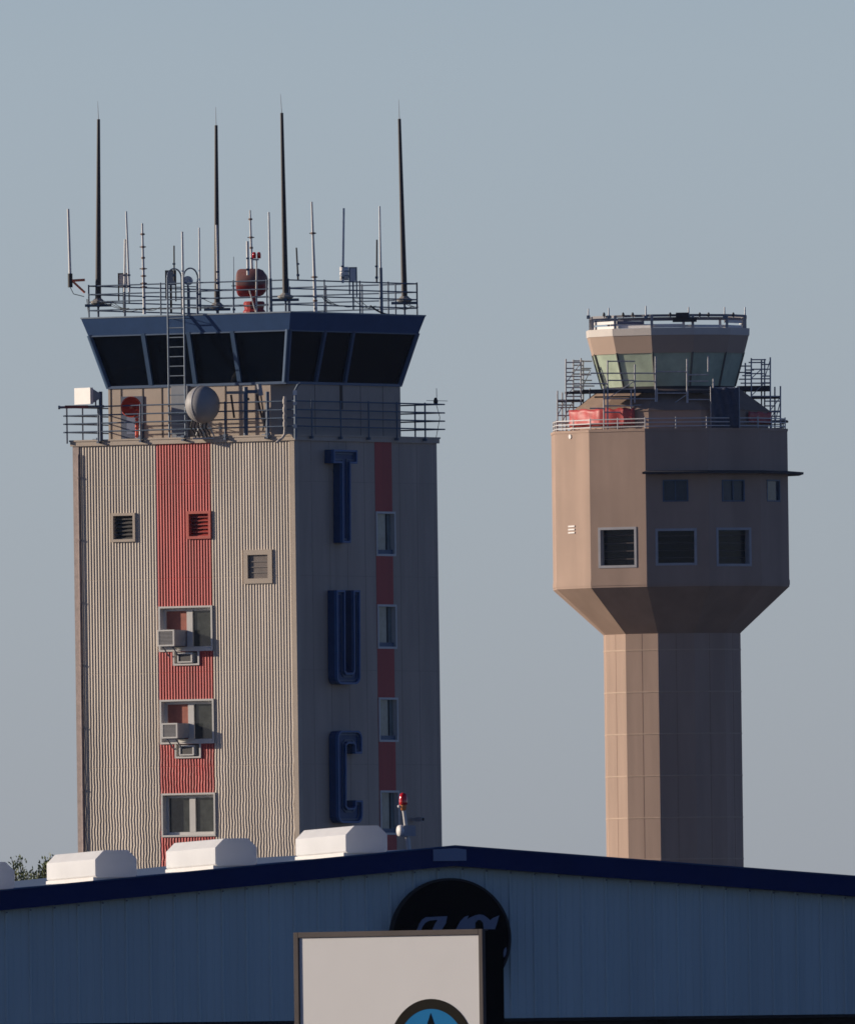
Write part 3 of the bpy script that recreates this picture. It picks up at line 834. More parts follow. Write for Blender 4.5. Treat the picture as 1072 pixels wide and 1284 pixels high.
# right end sensor
dd = (LX*HB + LY*(HB-.3)).y
b = W(546.3, 507, D1+dd)
e = empty('weather_sensor', b, 0, 'small sensor with a fine upright wire on the right balcony rail end', 'sensor')
P = lambda x, y: W(x, y, D1+dd) - b
MB().lathe([(0,0),(.07,0),(.09,.12),(.05,.24),(0,.26)], n=10).build('body', M['cable'], e)
MB().tube((.04,0,.2), P(547.3,487), .012).tube((-.35,0,.15),(.45,0,.12), .01).build('wire', M['whip'], e)
MB().path([(0.02,0,0), (.15,0,-.5), (.05,0,-1.0), (.0,0,-1.25)], .012).build('cable', M['cable'], e)
# camera on shaded wall
y_, z_ = Q(519, 1027.5, HF+.1)
e = empty('wall_camera', toworld(HF, y_, z_), -TH, 'tiny grey camera on the shaded tower wall beside the red lamp', 'camera')
MB().box(0,.2,-.05,.05,-.05,.05).build('arm', M['ac'], e)
MB().box(.2,.5,-.09,.09,-.08,.08).build('housing', M['ac'], e)
MB().lathe([(0,0),(.06,0),(.06,.03),(0,.03)], (.5,0,0), (1,0,0), n=10).build('lens', M['cable'], e)

# ================================================================== NEW TOWER
D2 = F/24.0; K = 24.0
AN = W(840.0, 640, D2); AN.z = 0
ANG = [162 - 30*k for k in range(12)]
def ng(r, z):  # 12-gon ring
    return [(r*math.cos(R(a)), -r*math.sin(R(a)), z) for a in ANG]
def zn(py, x=840): return W(x, py, D2).z
newt = empty('new_control_tower', AN, 0, 'taller modern tan twelve sided control tower with flared head and tinted cab', 'control tower')
def frust(name, m, levels, cap=True, parent=newt, ks=range(12)):
    mb = MB(); n = 12
    for (rp, z) in levels: mb.v.extend(ng(rp/K, z))
    for i in range(len(levels)-1):
        for k in ks:
            k2 = (k+1) % n
            mb.face((i*n+k, (i+1)*n+k, (i+1)*n+k2, i*n+k2)[::-1])
    if cap:
        mb.face(list(range(n))); mb.face([(len(levels)-1)*n+i for i in range(n)][::-1])
    return mb.build(name, m, parent)
zs_top = zn(795.5); zh0 = zn(738); zh1 = zn(541)
shaft = frust('shaft', M['ntan2'], [(87.6, 0), (87.6, zs_top)])
jr = MB()
for py in (816, 868.5, 921, 973.5, 1026, 1078):
    z = zn(py); r = 87.6/K
    a_, b_ = ng(r+.02, z-.03), ng(r+.02, z+.03)
    mb = jr; o = len(mb.v); mb.v.extend(a_); mb.v.extend(b_)
    c_ = ng(r-.02, z+.035); d_ = ng(r-.02, z-.035); mb.v.extend(c_); mb.v.extend(d_)
    for k in range(12):
        k2 = (k+1) % 12
        mb.face((o+k2, o+k, o+12+k, o+12+k2)); mb.face((o+12+k2, o+12+k, o+24+k, o+24+k2)); mb.face((o+36+k2, o+36+k, o+k, o+k2))
jr.build('pale_joint', mat('pale_joint', (.50,.36,.26), .7), shaft)
vj = MB(); v = ng(87.6/K, 0)
for k in range(12):
    a = Vector(v[k]); b = Vector(v[(k+1) % 12]); n_ = ((a+b)/2).normalized()
    for f in (.5,):
        p = a.lerp(b, f); d = (b-a).normalized()*.014
        vj.add([p-d-n_*.01, p+d-n_*.01, p+d+n_*.006, p-d+n_*.006] + [q+Vector((0,0,zs_top)) for q in (p-d-n_*.01, p+d-n_*.01, p+d+n_*.006, p-d+n_*.006)],
               [(0,1,2,3),(7,6,5,4),(0,3,7,4),(1,5,6,2),(3,2,6,7)])
vj.build('dark_joint', mat('dark_joint', (.32,.205,.145), .9), shaft)
frust('flare', M['ntan'], [(87.4, zs_top), (151, zh0)])
# head with windows recessed : build faces with holes
def face_axes(k):
    a = Vector(ng(1,0)[k]); b = Vector(ng(1,0)[(k+1) % 12])
    n_ = ((a+b)/2).normalized(); t = (b-a).normalized()
    return t, n_
def n_on_face(k, px, py, r):  # -> (s along face from centre, z)
    t, n_ = face_axes(k); ap = r/K*math.cos(R(15))
    p = on_plane(px, py, AN + n_*ap, n_) - AN
    return p.dot(t), p.z
RH = 151.0
wins = {k: [] for k in range(12)}
def wrect(k, x0, x1, y0, y1):
    xm = (x0+x1)/2; ym = (y0+y1)/2
    a = n_on_face(k, x0, ym, RH)[0]; b = n_on_face(k, x1, ym, RH)[0]
    c = n_on_face(k, xm, y1, RH)[1]; d = n_on_face(k, xm, y0, RH)[1]
    return (min(a,b), max(a,b), c, d)
wins[1].append(('big', wrect(1, 750.5, 797.5, 661.5, 711.5)))
wins[2].append(('big', wrect(2, 822, 873, 663, 708.5)))
wins[3].append(('big', wrect(3, 898, 941, 662, 709.5)))
wins[2].append(('small', wrect(2, 831, 862, 602, 628.5)))
wins[3].append(('small', wrect(3, 905, 932.5, 602, 628.5)))
wins[4].append(('small', wrect(4, 961, 977, 602, 628.5)))
head = None
hm = MB(); side = 2*RH/K*math.sin(R(15)); ap = RH/K*math.cos(R(15))
for k in range(12):
    t, n_ = face_axes(k)
    ss = sorted({-side/2, side/2} | {w[1][0] for w in wins[k]} | {w[1][1] for w in wins[k]})
    zz = sorted({zh0, zh1} | {w[1][2] for w in wins[k]} | {w[1][3] for w in wins[k]})
    for a, b in zip(ss[:-1], ss[1:]):
        for c, d in zip(zz[:-1], zz[1:]):
            if any(w[1][0] < (a+b)/2 < w[1][1] and w[1][2] < (c+d)/2 < w[1][3] for w in wins[k]): continue
            P_ = lambda s, z: n_*ap + t*s + Vector((0,0,z))
            hm.add([P_(a,c), P_(b,c), P_(b,d), P_(a,d)], [(3,2,1,0)])
o = len(hm.v); hm.v.extend(ng(RH/K, zh1)); hm.face([o+i for i in range(12)][::-1])
head = hm.build('head', M['ntan'], newt)
Mframe = mat('pale_reveal', (.42, .41, .42), .6)
for k in range(12):
    t, n_ = face_axes(k)
    for kind, (a, b, c, d) in wins[k]:
        dep = .42 if kind == 'big' else .12; fw = .11 if kind == 'big' else .05
        f = MB()
        def bx(mb, a, b, c, d, h0, h1): mb.prism([(a,c),(b,c),(b,d),(a,d)], n_*ap, t, (0,0,1), n_, h0, h1)
        for q in ((a-.02,a+fw,c-.02,d+.02),(b-fw,b+.02,c-.02,d+.02),(a+fw,b-fw,d-fw,d+.02),(a+fw,b-fw,c-.02,c+fw)): bx(f, *q, -dep, .03)
        w = f.build('window', Mframe if kind == 'big' else M['mull'], newt)
        p = MB(); bx(p, a+fw, b-fw, c+fw, d-fw, -dep, -dep+.04); p.build('pane', M['teal'] if kind == 'small' else M['darkglass'], w)
        f = MB()
        if kind == 'big':
            for i in range(1, 5):
                z = c + (d-c)*i/5; bx(f, a+fw, b-fw, z, z+.04, -dep+.045, -dep+.06)
            f.build('blind_slats', mat('slat_brown', (.09,.065,.06), .6), w)
        else:
            if k == 4: continue
            m_ = (a+b)/2; bx(f, m_-.03, m_+.03, c+fw, d-fw, -dep+.045, -.01); f.build('glazing_bar', M['mull'], w)
# pale corner lines
# vent bars and ring on the lit face
t, n_ = face_axes(0)
f = MB()
for i in range(3):
    s0, z = n_on_face(0, 717, 660+i*4, RH); f.prism([(s0-.3, z-.04),(s0+.3,z-.04),(s0+.3,z+.04),(s0-.3,z+.04)], n_*ap, t, (0,0,1), n_, -.01, .05)
f.build('vent', M['white'], newt)
s0, z = n_on_face(0, 715, 547.5, RH)
f = MB(); f.prism(arc(s0, z, .12, 0, 330, 11), n_*ap, t, (0,0,1), n_, -.01, .05); f.build('port', M['white'], newt)
# ledge canopy over shaded faces
lg = MB(); zc = zn(597); n = 6; rin, rout = (RH-1)/K, 171/K
ra = [ng(rin, zc), ng(rout, zc-.03), ng(rout, zc+.08), ng(rin, zc+.16)]
for ks in range(2, 7):
    v = [ra[j][q] for j in range(4) for q in (ks, ks+1)]
    lg.add(v, [(1,0,2,3),(3,2,4,5),(5,4,6,7),(7,6,0,1)])
for ks, fl in ((2, 1), (7, -1)):
    v = [ra[j][ks] for j in range(4)]; lg.add(v, [(0,1,2,3)[::fl]])
lg.build('ledge', M['plank'], newt)
# bead line at head foot
frust('foot_band', M['ntan'], [(151.6, zh0+.1), (151.6, zh0+.35)], cap=False)
frust('coping', M['ntan2'], [(151.8, zh1-.1), (151.8, zh1+.03)])
# drum behind, sloping roof
zr0 = zn(517.5); zr1 = zn(490)
frust('drum_wall', M['ntan'], [(127, zh1), (127, zr0)])
frust('sloping_roof', M['nroof'], [(129, zr0), (92, zr1), (84, zr1+.02)])
zg0 = zn(486); zg1 = zn(443.5); zb1 = zn(422.5); zt1 = zn(413.5)
frust('cab_base', M['plank'], [(84, zr1), (85, zg0)])
frust('cab_glass', M['tealglass'], [(84.5, zg0), (96.5, zg1)])
frust('cab_band', M['nband'], [(97.5, zg1-.05), (103.5, zb1)])
frust('roof_rim', M['nrim'], [(104.2, zb1), (104.6, zt1)])
for k in range(12):
    a0 = Vector(ng(85/K, zg0)[k]); a1 = Vector(ng(97/K, zg1)[k])
    MB().tube(a0, a1, .06, n=5).build('mullion', M['ntmull'], newt)
# horizontal transom shadows inside glass
# roof-top parapet rail
zt0 = zt1
pr = MB(); v = ng(100/K, 0); zA = zn(399) - .0; 
def ring_bar(mb, r0, r1, z0, z1, ks=range(12)):
    a, b, c, d = ng(r0/K, z0), ng(r1/K, z0), ng(r1/K, z1), ng(r0/K, z1)
    for k in ks:
        k2 = (k+1) % 12
        q = [a[k], b[k], c[k], d[k], a[k2], b[k2], c[k2], d[k2]]
        mb.add(q, [(1,5,6,2),(2,6,7,3),(3,7,4,0),(0,4,5,1)])
rp = MB(); ring_bar(rp, 97, 100, zn(399.5), zn(396.5)); 
rail2 = rp.build('parapet_rail', mat('dark_grey_rail', (.22,.21,.22), .6), newt)
for k in range(12):
    p = Vector(ng(99/K, 0)[k]); 
    MB().box(p.x-.07, p.x+.07, p.y-.07, p.y+.07, zt1, zn(397)).build('post', mat('rail_post', (.38,.37,.37), .6) if k == 0 else bpy.data.materials['rail_post'], rail2)
rp = MB(); ring_bar(rp, 94.5, 96, zn(413), zn(409.8)); ring_bar(rp, 94.5, 96, zn(407.3), zn(403.6), [11, 0, 4, 5, 8, 9])
rp.build('white_screen', M['white'], newt)
rp = MB(); ring_bar(rp, 93.5, 94, zn(404), zn(400), [1, 2, 3, 4, 9,10])
rp.build('grey_screen', mat('grey_screen', (.16,.16,.20), .7), newt)
# rooftop rods of the new tower
def nt_at(px, r):
    X = W(px, 400, D2).x - AN.x
    return -math.sqrt(max(0.0, (r/K)**2 - X*X))
for i, (px, top, lab) in enumerate(((737.5, 387, 'short white rod at the left edge of the new tower roof'), (763, 386, 'short rod over the second roof face of the new tower'),
        (809.5, 383.5, 'tallest of the slim rods on the new tower roof, left of centre'), (863, 385, 'slim rod right of the dark box on the new tower roof'),
        (908, 385, 'slim rod over the right roof face of the new tower'), (933.6, 385, 'white rod at the right edge of the new tower roof'))):
    dd = nt_at(px, 98.5); b = W(px, 397, D2+dd); t_ = W(px, top, D2+dd)
    o = empty('roof_rod', b, 0, lab, 'rod', 'rods on the new tower roof')
    MB().tube((0,0,-.1), t_-b, .05, .035, n=6).build('rod', M['steel'] if i != 3 else M['fiber'], o)
    MB().box(-.09,.09,-.09,.09,-.12,.06).build('socket', M['galv'], o)
dd = nt_at(855, 98.5); b = W(855, 398.5, D2+dd)
o = empty('roof_equipment', b, 0, 'dark box sitting on the new tower roof rail near the centre', 'equipment box')
MB().box(-.33,.33,-.2,.25,0,.27).build('box', M['plank'], o)
MB().box(-.5,.75,-.1,.15,-.22,-.0).build('tray', M['plank'], o)
for i, px in enumerate((757, 781, 793, 840, 877, 888, 919)):
    dd = nt_at(px, 98.5); b = W(px, 396.8, D2+dd)
    o = empty('roof_lamp', b, 0, ['stubby lamp nearest the left end of the new tower roof rail','stubby lamp on the rail above the second roof face','stubby lamp left of the tallest slim roof rod','stubby lamp immediately left of the dark roof box','first stubby lamp right of the dark roof box','second stubby lamp right of the dark roof box','stubby lamp nearest the right end of the roof rail'][i], 'lamp', 'stubby lamps on the new tower roof rail')
    MB().lathe([(0,0),(.06,0),(.075,.1),(.04,.2),(0,.22)], n=8).build('bulb', M['acdark'], o)
    MB().tube((0,0,-.08),(0,0,.02),.035,n=6).build('stem', M['galv'], o)

# deck railing of the new tower
rp = MB()
for h in (.12, .32, .52): ring_bar(rp, 147.6, 149, zh1+h, zh1+h+.055)
drl = rp.build('deck_railing', M['ntrail'], newt)
v0 = ng(148.3/K, 0)
for k in range(12):
    for f in (0, .5):
        p = Vector(v0[k]).lerp(Vector(v0[(k+1) % 12]), f)
        MB().tube((p.x, p.y, zh1), (p.x, p.y, zh1+.62), .035, n=6).build('post', M['ntrail'], drl)
# tarps: things draped on drum wall
def tarp(ks, f0, f1, zlo, zhi, label):
    mb = MB(); cols = []
    random.seed(11)
    N = 28
    for i in range(N+1):
        f = f0 + (f1-f0)*i/N; k = int(math.floor(f)); fr = f-k
        a = Vector(ng(130.5/K, 0)[k % 12]); b = Vector(ng(130.5/K, 0)[(k+1) % 12]); p = a.lerp(b, fr)
        p = p * (1 + .005*math.sin(i*1.3) + random.uniform(-.002,.002))
        cols.append(p)
    zt_ = [zhi + random.uniform(-.05,.05) for _ in cols]
    J = 5
    for j in range(J+1):
        for i, p in enumerate(cols):
            z = zlo + (zt_[i]-zlo)*j/J
            q = p * (1 + .003*math.sin(j*1.7+i*.6))
            mb.v.append((q.x, q.y, z))
    for j in range(J):
        for i in range(N): mb.face((j*(N+1)+i, j*(N+1)+i+1, (j+1)*(N+1)+i+1, (j+1)*(N+1)+i)[::-1], True)
    e = mb.build('tarpaulin', M['tarp'], None, AN, 0, label=label, category='tarpaulin', group='red tarpaulins under the new tower cab')
    s = e.modifiers.new('thick', 'SOLIDIFY'); s.thickness = .04
tarp(None, -.05, 1.72, zh1+.25, zr0+.15, 'bright red tarpaulin wrapped on the sunlit left of the drum below the cab')
tarp(None, 4.05, 5.6, zh1+.3, zr0-.1, 'shaded dark red tarpaulin on the right of the drum below the cab')

# scaffolding
def scaffold(label, verts, ledg, planks, dds, braces=()):
    x0 = sum(v[0] for v in verts)/len(verts)
    b = W(x0, 540, D2+dds[0]); b.z = AN.z + zh1
    e = empty('scaffolding', b, 0, label, 'scaffolding', 'scaffolding round the new tower cab')
    for (px, ya, yb, di) in verts:
        p0 = W(px, ya, D2+dds[di]) - b; p1 = W(px, yb, D2+dds[di]) - b
        if ya >= 530: p0.z = 0.0
        MB().tube(p0, p1, .042, n=6).build('standard', M['scaf'], e)
    for (xa, xb, y, di) in ledg:
        MB().tube(W(xa, y, D2+dds[di])-b, W(xb, y, D2+dds[di])-b, .035, n=6).build('ledger', M['scaf'], e)
    for (xa, xb, y, th, d0, d1) in planks:
        p0 = W(xa, y, D2+dds[d0])-b; p1 = W(xb, y, D2+dds[d0])-b
        MB().box(p0.x, p1.x, dds[d0]-dds[0], dds[d1]-dds[0], p0.z-th, p0.z).build('plank', M['plank'], e)
    for (xa, ya, xb, yb, di) in braces:
        MB().tube(W(xa, ya, D2+dds[di])-b, W(xb, yb, D2+dds[di])-b, .025, n=6).build('brace', M['scaf'], e)
M['scaf'] = mat('scaffold_tube', (.46, .45, .46), .5, metal=.1, vary=.3, scale=5)
scaffold('tall scaffold bay standing left of the tinted cab',
    [(709.3,540,450,0),(718.6,540,451,1),(728.2,540,449,0),(731,540,452,1),(698.7,540,490,0),(704.8,540,492,1),(739.5,540,487,0)],
    [(709,728,454.5,0),(719,731,458,1),(709,728,472,0),(709,728,481.5,0),(709,728,486,0),(719,731,476,1),(719,739,464,1),(719,739,469,1),(728,742,453,1),(728,741,462,1),(730,742,477,1),(709,728,497,0),(698,709,502,0),(698,731,511,1),(698,718,521,0),(719,740,481,1),(698,728,530,0),(719,731,452.5,1),(719,731,484,1),(719,731,490,1),(709,731,503.5,1),(709,731,516,0),(728,741,470,0),(728,745,484,0),(699,718,508,1),(709,719,462,0),(709,719,467,0),(709,719,477,1)],
    [(708,741,491,.09,0,1),(699,731,501,.10,0,1),(730,760,488.5,.12,0,1)], (-1.0, 1.0),
    [(709,497,719,486,0),(719,540,728,512,1),(698.7,521,709,502,0),(709,481,728,455,0),(728,490,740,464,1),(704,530,718,503,1)])
scaffold('scaffold bay standing right of the tinted cab',
    [(941.5,540,449,0),(958.2,540,450,1),(965.3,540,448,0),(954.3,540,451,1),(971,540,485,1),(978,540,484,0),(934,540,455,1)],
    [(941,960,451,0),(938,958,454.5,1),(941,965,463,0),(934,945,464,1),(934,957,468.5,1),(954,965,471.5,0),(941,965,475,0),(926,942,475.5,1),(928,965,480.5,1),(941,978,497,0),(954,978,515.5,1),(941,978,516.5,0),(954,987,527.5,0),(925,941,467,1),(928,941,459,1),(954,965,457,0),(954,965,480,0),(941,958,486,1),(958,978,503,0),(958,971,509,1),(941,978,522,1),(930,941,471,0)],
    [(924,966,484,.26,0,1),(940,978,497,.10,0,1),(960,988,528,.06,0,1)], (-.6, 1.4),
    [(941,475,954,463,0),(958,540,971,516,1),(965,515,978,498,0),(941,497,958,480,0),(958,475,965,452,1),(971,530,978,503,0)])
def arcdd(px, r=118): return nt_at(px, r)
sv = [(757, 535, 484), (761.5, 535, 452), (791, 530, 488), (795.6, 505, 457), (821.5, 515, 447), (823.4, 535, 487), (861, 515, 450), (862, 535, 490), (887.5, 466, 446), (894, 505, 475)]
dfr = -4.6
scaffold('scaffold poles and guard rails standing in front of the tinted cab',
    [(x, a, b, 0) for x, a, b in sv],
    [(740,822,468,0),(761,796,477,0),(740,761,481,0),(755,795,488,0),(795,822,478,0),(822,862,466,0),(862,888,478,0),(757,822,500,0),(894,924,486.5,0),(897,922,514.5,0),(822,862,493,0),(757,792,517,0),(761,796,453,0),(757,795,509,0),(795,862,508,0),(862,888,470,0),(862,924,501,0),(739,757,512,0)],
    [(739,823,488.5,.20,0,1),(823,925,490,.14,0,1),(745,800,497,.06,0,1)], (dfr, dfr+.9),
    [(761,500,795,478,0),(823,520,862,494,0)])

def translucent(name, col, f):
    m = mat(name, col, .5, vary=.04, scale=2); nt = m.node_tree
    out = nt.nodes['Material Output']; b = nt.nodes['Principled BSDF']
    tr = nt.nodes.new('ShaderNodeBsdfTranslucent'); tr.inputs['Color'].default_value = (*col, 1)
    mx = nt.nodes.new('ShaderNodeMixShader'); mx.inputs[0].default_value = f
    nt.links.new(b.outputs[0], mx.inputs[1]); nt.links.new(tr.outputs[0], mx.inputs[2]); nt.links.new(mx.outputs[0], out.inputs['Surface'])
    return m
M['hood'] = translucent('translucent_white', (.88, .88, .87), .30)
dn = -5.15
b = W(906, 540, D2+dn); b.z = zh1 + .02
e = empty('debris_netting', b, 0, 'dark blue netting hung on scaffold in front of the shaded cab base', 'netting')
nm = MB(); random.seed(4)
xa_, xb_ = W(891, 500, D2+dn).x-b.x, W(926, 500, D2+dn).x-b.x; zt_n = W(906, 487, D2+dn).z-b.z
N, J = 16, 10
for j in range(J+1):
    for i in range(N+1):
        nm.v.append((xa_+(xb_-xa_)*i/N, .06*math.sin(i*1.3+j*.7)+random.uniform(-.02,.02), zt_n*j/J + (.05*math.sin(i*.9) if j == J else 0)))
for j in range(J):
    for i in range(N): nm.face((j*(N+1)+i, j*(N+1)+i+1, (j+1)*(N+1)+i+1, (j+1)*(N+1)+i), True)
o_ = nm.build('net', mat('dark_blue_net', (.05,.06,.10), .8, vary=.3, scale=4), e); o_.modifiers.new('t', 'SOLIDIFY').thickness = .02
MB().tube((xa_,.1,0),(xa_,.1,zt_n+.1),.04,n=6).tube((xb_,.1,0),(xb_,.1,zt_n+.1),.04,n=6).build('pole', M['scaf'], e)
# ================================================================== HANGAR
D0 = 600.0; S0 = F/D0
BH = R(14.0)
HXv = Vector((math.cos(BH), math.sin(BH), 0)); HYv = Vector((-math.sin(BH), math.cos(BH), 0))
AH = W(566, 1062, D0); ZAP = AH.z; AH.z = 0
SL = .0845
def H(px, py, off=0.0):   # wall plane -> (x, z)
    p = on_plane(px, py, AH - HYv*off, HYv) - AH
    return p.dot(HXv), p.z
hang = empty('hangar', AH, BH, 'long low blue metal hangar with navy trimmed gable in the foreground', 'hangar')
HW = 17.0; HLn = 16.0
hd = H(860, 1274)[1]
TRH = .36
tz = lambda x: ZAP - SL*abs(x)
wl = MB()
pitch = 30.0/S0/math.cos(BH)
# wall sheet with trapezoid ribs
xs = []
x = -HW
pts = []
while x < HW:
    for dx, dy in ((0,0),(.018,.026),(.055,.026),(.073,0),(pitch*.36,0),(pitch*.37,.006),(pitch*.40,.006),(pitch*.41,0),(pitch*.68,0),(pitch*.69,.006),(pitch*.72,.006),(pitch*.73,0)):
        if x + dx <= HW: pts.append((x+dx, -dy))
    x += pitch
pts.append((HW, 0))
if not any(abs(p[0]) < 1e-3 for p in pts):
    pts.append((0, 0)); pts.sort()
for i in range(len(pts)-1):
    (xa, ya), (xb, yb) = pts[i], pts[i+1]
    wl.add([(xa,ya,hd),(xb,yb,hd),(xb,yb,tz(xb)-.1),(xa,ya,tz(xa)-.1)], [(0,1,2,3)])
wl.build('gable_wall', M['hwall'], hang)
MB().box(-HW, -HW+.6, .0, .3, 0, hd).box(HW-.6, HW, 0, .3, 0, hd).build('door_jamb', M['hwall'], hang)
d_ = MB()
nd = 8
for k in range(nd):
    xa = -HW+.6 + (2*HW-1.2)*k/nd; xb = -HW+.6 + (2*HW-1.2)*(k+1)/nd
    d_ = MB().box(xa+.02, xb-.02, .45 + .12*(k % 2), .53 + .12*(k % 2), .05, hd)
    d_.build('sliding_door', M['door'], hang)
MB().box(-HW+.6, HW-.6, -.03, .8, hd-.06, hd-.003).build('door_track', M['door'], hang)
sw = MB(); sw.box(-HW, -HW+.2, .3, HLn, 0, tz(HW)-.1); sw.box(HW-.2, HW, .3, HLn, 0, tz(HW)-.1); sw.box(-HW+.2, HW-.2, HLn-.2, HLn, 0, tz(HW)-.1)
sw.prism([(-HW, tz(HW)-.1), (HW, tz(HW)-.1), (0, ZAP-.12)], (0, HLn-.1, 0), (1,0,0), (0,0,1), (0,1,0), 0, .1)
sw.build('side_wall', M['hwall'], hang)
ov = .25
for s in (-1, 1):
    r_ = MB(); x1 = s*(HW+.3)
    a = [(0, ZAP-.06), (x1, tz(x1)-.06), (x1, tz(x1)), (0, ZAP)]
    if s < 0: a = a[::-1]
    r_.prism(a, (0,0,0), (1,0,0), (0,0,1), (0,1,0), -ov+.02, HLn+.2)
    # standing ribs of roof sheet
    r_.build('roof', M['hroof'], hang)
    t_ = MB()
    a = [(0, ZAP-TRH), (x1, tz(x1)-TRH), (x1, tz(x1)+.004), (0, ZAP+.004)]
    if s < 0: a = a[::-1]
    t_.prism(a, (0,0,0), (1,0,0), (0,0,1), (0,1,0), -ov-.05, -ov+.018)
    a = [(0, ZAP-TRH), (x1, tz(x1)-TRH), (x1, tz(x1)-TRH+.03), (0, ZAP-TRH+.03)]
    if s < 0: a = a[::-1]
    t_.prism(a, (0,0,0), (1,0,0), (0,0,1), (0,1,0), -ov+.018, -.03)
    t_.build('rake_trim', M['htrim'], hang)
    t_ = MB()
    a = [(0, ZAP+.0045), (x1, tz(x1)+.0045), (x1, tz(x1)+.03), (0, ZAP+.03)]
    if s < 0: a = a[::-1]
    t_.prism(a, (0,0,0), (1,0,0), (0,0,1), (0,1,0), -ov-.07, -ov+.05)
    t_.build('drip_edge', M['navy'], hang)
# apex patch
xa = H(543, 1072, ov+.06)[0]; xb = H(584.5, 1072, ov+.06)[0]
za = H(564, 1079.5, ov+.06)[1]; zb = H(564, 1063.5, ov+.06)[1]
MB().prism([(xa,za),(xb,za),(xb,zb-.03),(0,zb+.0),(xa,zb-.02)], (0,0,0), (1,0,0), (0,0,1), (0,-1,0), ov+.052, ov+.075).build('apex_plate', M['hpatch'], hang)
# ribs screw heads under trim
fs = MB()
x = -HW
while x < HW:
    z = tz(x) - TRH - .06; fs.box(x+.03, x+.06, -.04, -.026, z, z+.03); x += pitch
fs.build('rivet', M['script'], hang)

# roof ventilators
labs = ['white roof ventilator cut off by the left photo edge', 'second white roof ventilator from the left, beside the tree top', 'third white roof ventilator, below the lowest double window', 'white roof ventilator nearest the hangar apex, beside the red lamp']
VW, VL, VH = .81, 3.95, .575
src = None
for i, px in enumerate((-7.5, 146, 296.5, 460)):
    yset = .35
    xc = H(px, 1085, -yset)[0]
    loc = AH + HXv*xc + HYv*yset + Vector((0,0,tz(xc)-.02))
    e = empty('roof_ventilator', loc, BH, labs[i], 'ventilator', 'white ventilators along the hangar roof')
    if i == 0:
        c_ = .17; w = VW/2
        sec = [(-w, .10),(-w+.05,.06),(w-.05,.06),(w,.10),(w,VH-c_),(w-c_,VH),(-w+c_,VH),(-w,VH-c_)]
        body = MB().prism([(a, b+.0) for a, b in sec], (0,0,0), (1,0,0), (0,0,1), (0,1,0), .0, VL)
        # tilt slightly down to the rear
        body.v = [(a, b, c - .008*b) for a, b, c in body.v]
        curb = MB().box(-w-.03, w-.1, .05, VL-.05, -.06, .075)
        curb.v = [(a, b, c - .008*b) for a, b, c in curb.v]
        src = [('hood', body, M['hood']), ('curb', curb, M['white'])]
        meshes = []
        for nme, mb_, m_ in src:
            o_ = mb_.build(nme, m_, e); meshes.append(o_)
            bv = o_.modifiers.new('b', 'BEVEL'); bv.width = .012; bv.segments = 2
    else:
        for o_ in meshes:
            c2 = o_.copy(); COL.objects.link(c2); c2.parent = e

# red obstruction lamp on hangar
yset = 1.5
def HP(px, py): return on_plane(px, py, AH + HYv*yset, HYv)
b = HP(512.8, 1066)
xb_ = (b-AH).dot(HXv); 
e = empty('hangar_beacon', b, BH, 'red obstruction lamp on a crooked white pole at the hangar roof top', 'beacon')
P = lambda x, y: (lambda v: Vector((v.dot(HXv), v.dot(HYv), v.z)))(HP(x, y) - b)
MB().path([(0,0,-.12), P(512.5,1064), P(511.7,1055), P(510.5,1048)], .045, 8).build('lower_pole', M['offwhite'], e)
MB().path([P(508.8,1036), P(507.6,1025), P(506.2,1016)], .035, 8).build('upper_pole', M['offwhite'], e)
q0, q1 = P(504.5,1048.5), P(519.5,1035)
MB().box(q0.x, q1.x, -.1, .12, q0.z, q1.z).build('junction_box', M['ac'], e)
MB().lathe([(0,-.02),(.1,-.02),(.115,.02),(.1,.07),(0,.07)], P(505.0,1041.7)+Vector((-.02,0,0)), (-1,-.15,0), n=14).build('box_cap', M['white'], e)
c0 = P(505.8,1016.5)
MB().lathe([(0,0),(.04,0),(.06,.06),(.075,.11),(0,.12)], c0, n=14).build('lamp_base', M['brass'], e)
MB().lathe([(0,.11),(.078,.11),(.08,.16),(.076,.25),(.06,.31),(.03,.335),(0,.34)], c0, n=18).build('lamp_globe', M['lampred'], e)
MB().lathe([(0,-.03),(.03,-.02),(.035,.0),(.03,.02),(0,.03)], P(500.6,1011.2), n=10).tube(P(500.6,1011.2), P(505,1012), .012).build('side_knob', M['white'], e)

# round black sign
xr, zr = H(565.3, 1177.5, .2)
e = empty('round_sign', AH + HXv*xr + Vector((0,0,zr-1.12)), BH, 'round black sign with grey script lettering on the gable wall', 'sign')
Rz = 75.2/S0; Rx = 74.6/S0/math.cos(BH)
circ = arc(0, Rz, Rz, 0, 357, 119, rx=Rx)
MB().prism(circ, (0,0,0), (1,0,0), (0,0,1), (0,-1,0), .045, .2).build('disc', M['black'], e)
tr = MB().ringprism(arc(0, Rz, Rz+.012, 0, 357, 119, rx=Rx+.012), arc(0, Rz, Rz-.03, 0, 357, 119, rx=Rx-.03), (0,0,0), (1,0,0), (0,0,1), (0,-1,0), .03, .215)
tr.build('edge_trim', M['door'], e)
def sgn(cx, cy):  # crop coords (zoom 5.956, origin 480,1090) -> local
    a, z = H(480+cx/5.956, 1090+cy/5.956, .21); return (a - xr, z - (zr-1.12))
def stroke(pts, name='lettering'):
    pl = [sgn(*p) for p in pts]
    ar = sum(pl[i-1][0]*pl[i][1] - pl[i][0]*pl[i-1][1] for i in range(len(pl)))
    if ar < 0: pl = pl[::-1]
    return pl
def glyph(polys):
    mb = MB()
    for i, p in enumerate(polys): mb.prism(stroke(p), (0,0,0), (1,0,0), (0,0,1), (0,-1,0), .2+.0005*i, .222+.003*i)
    mb.build('lettering', M['script'], e)
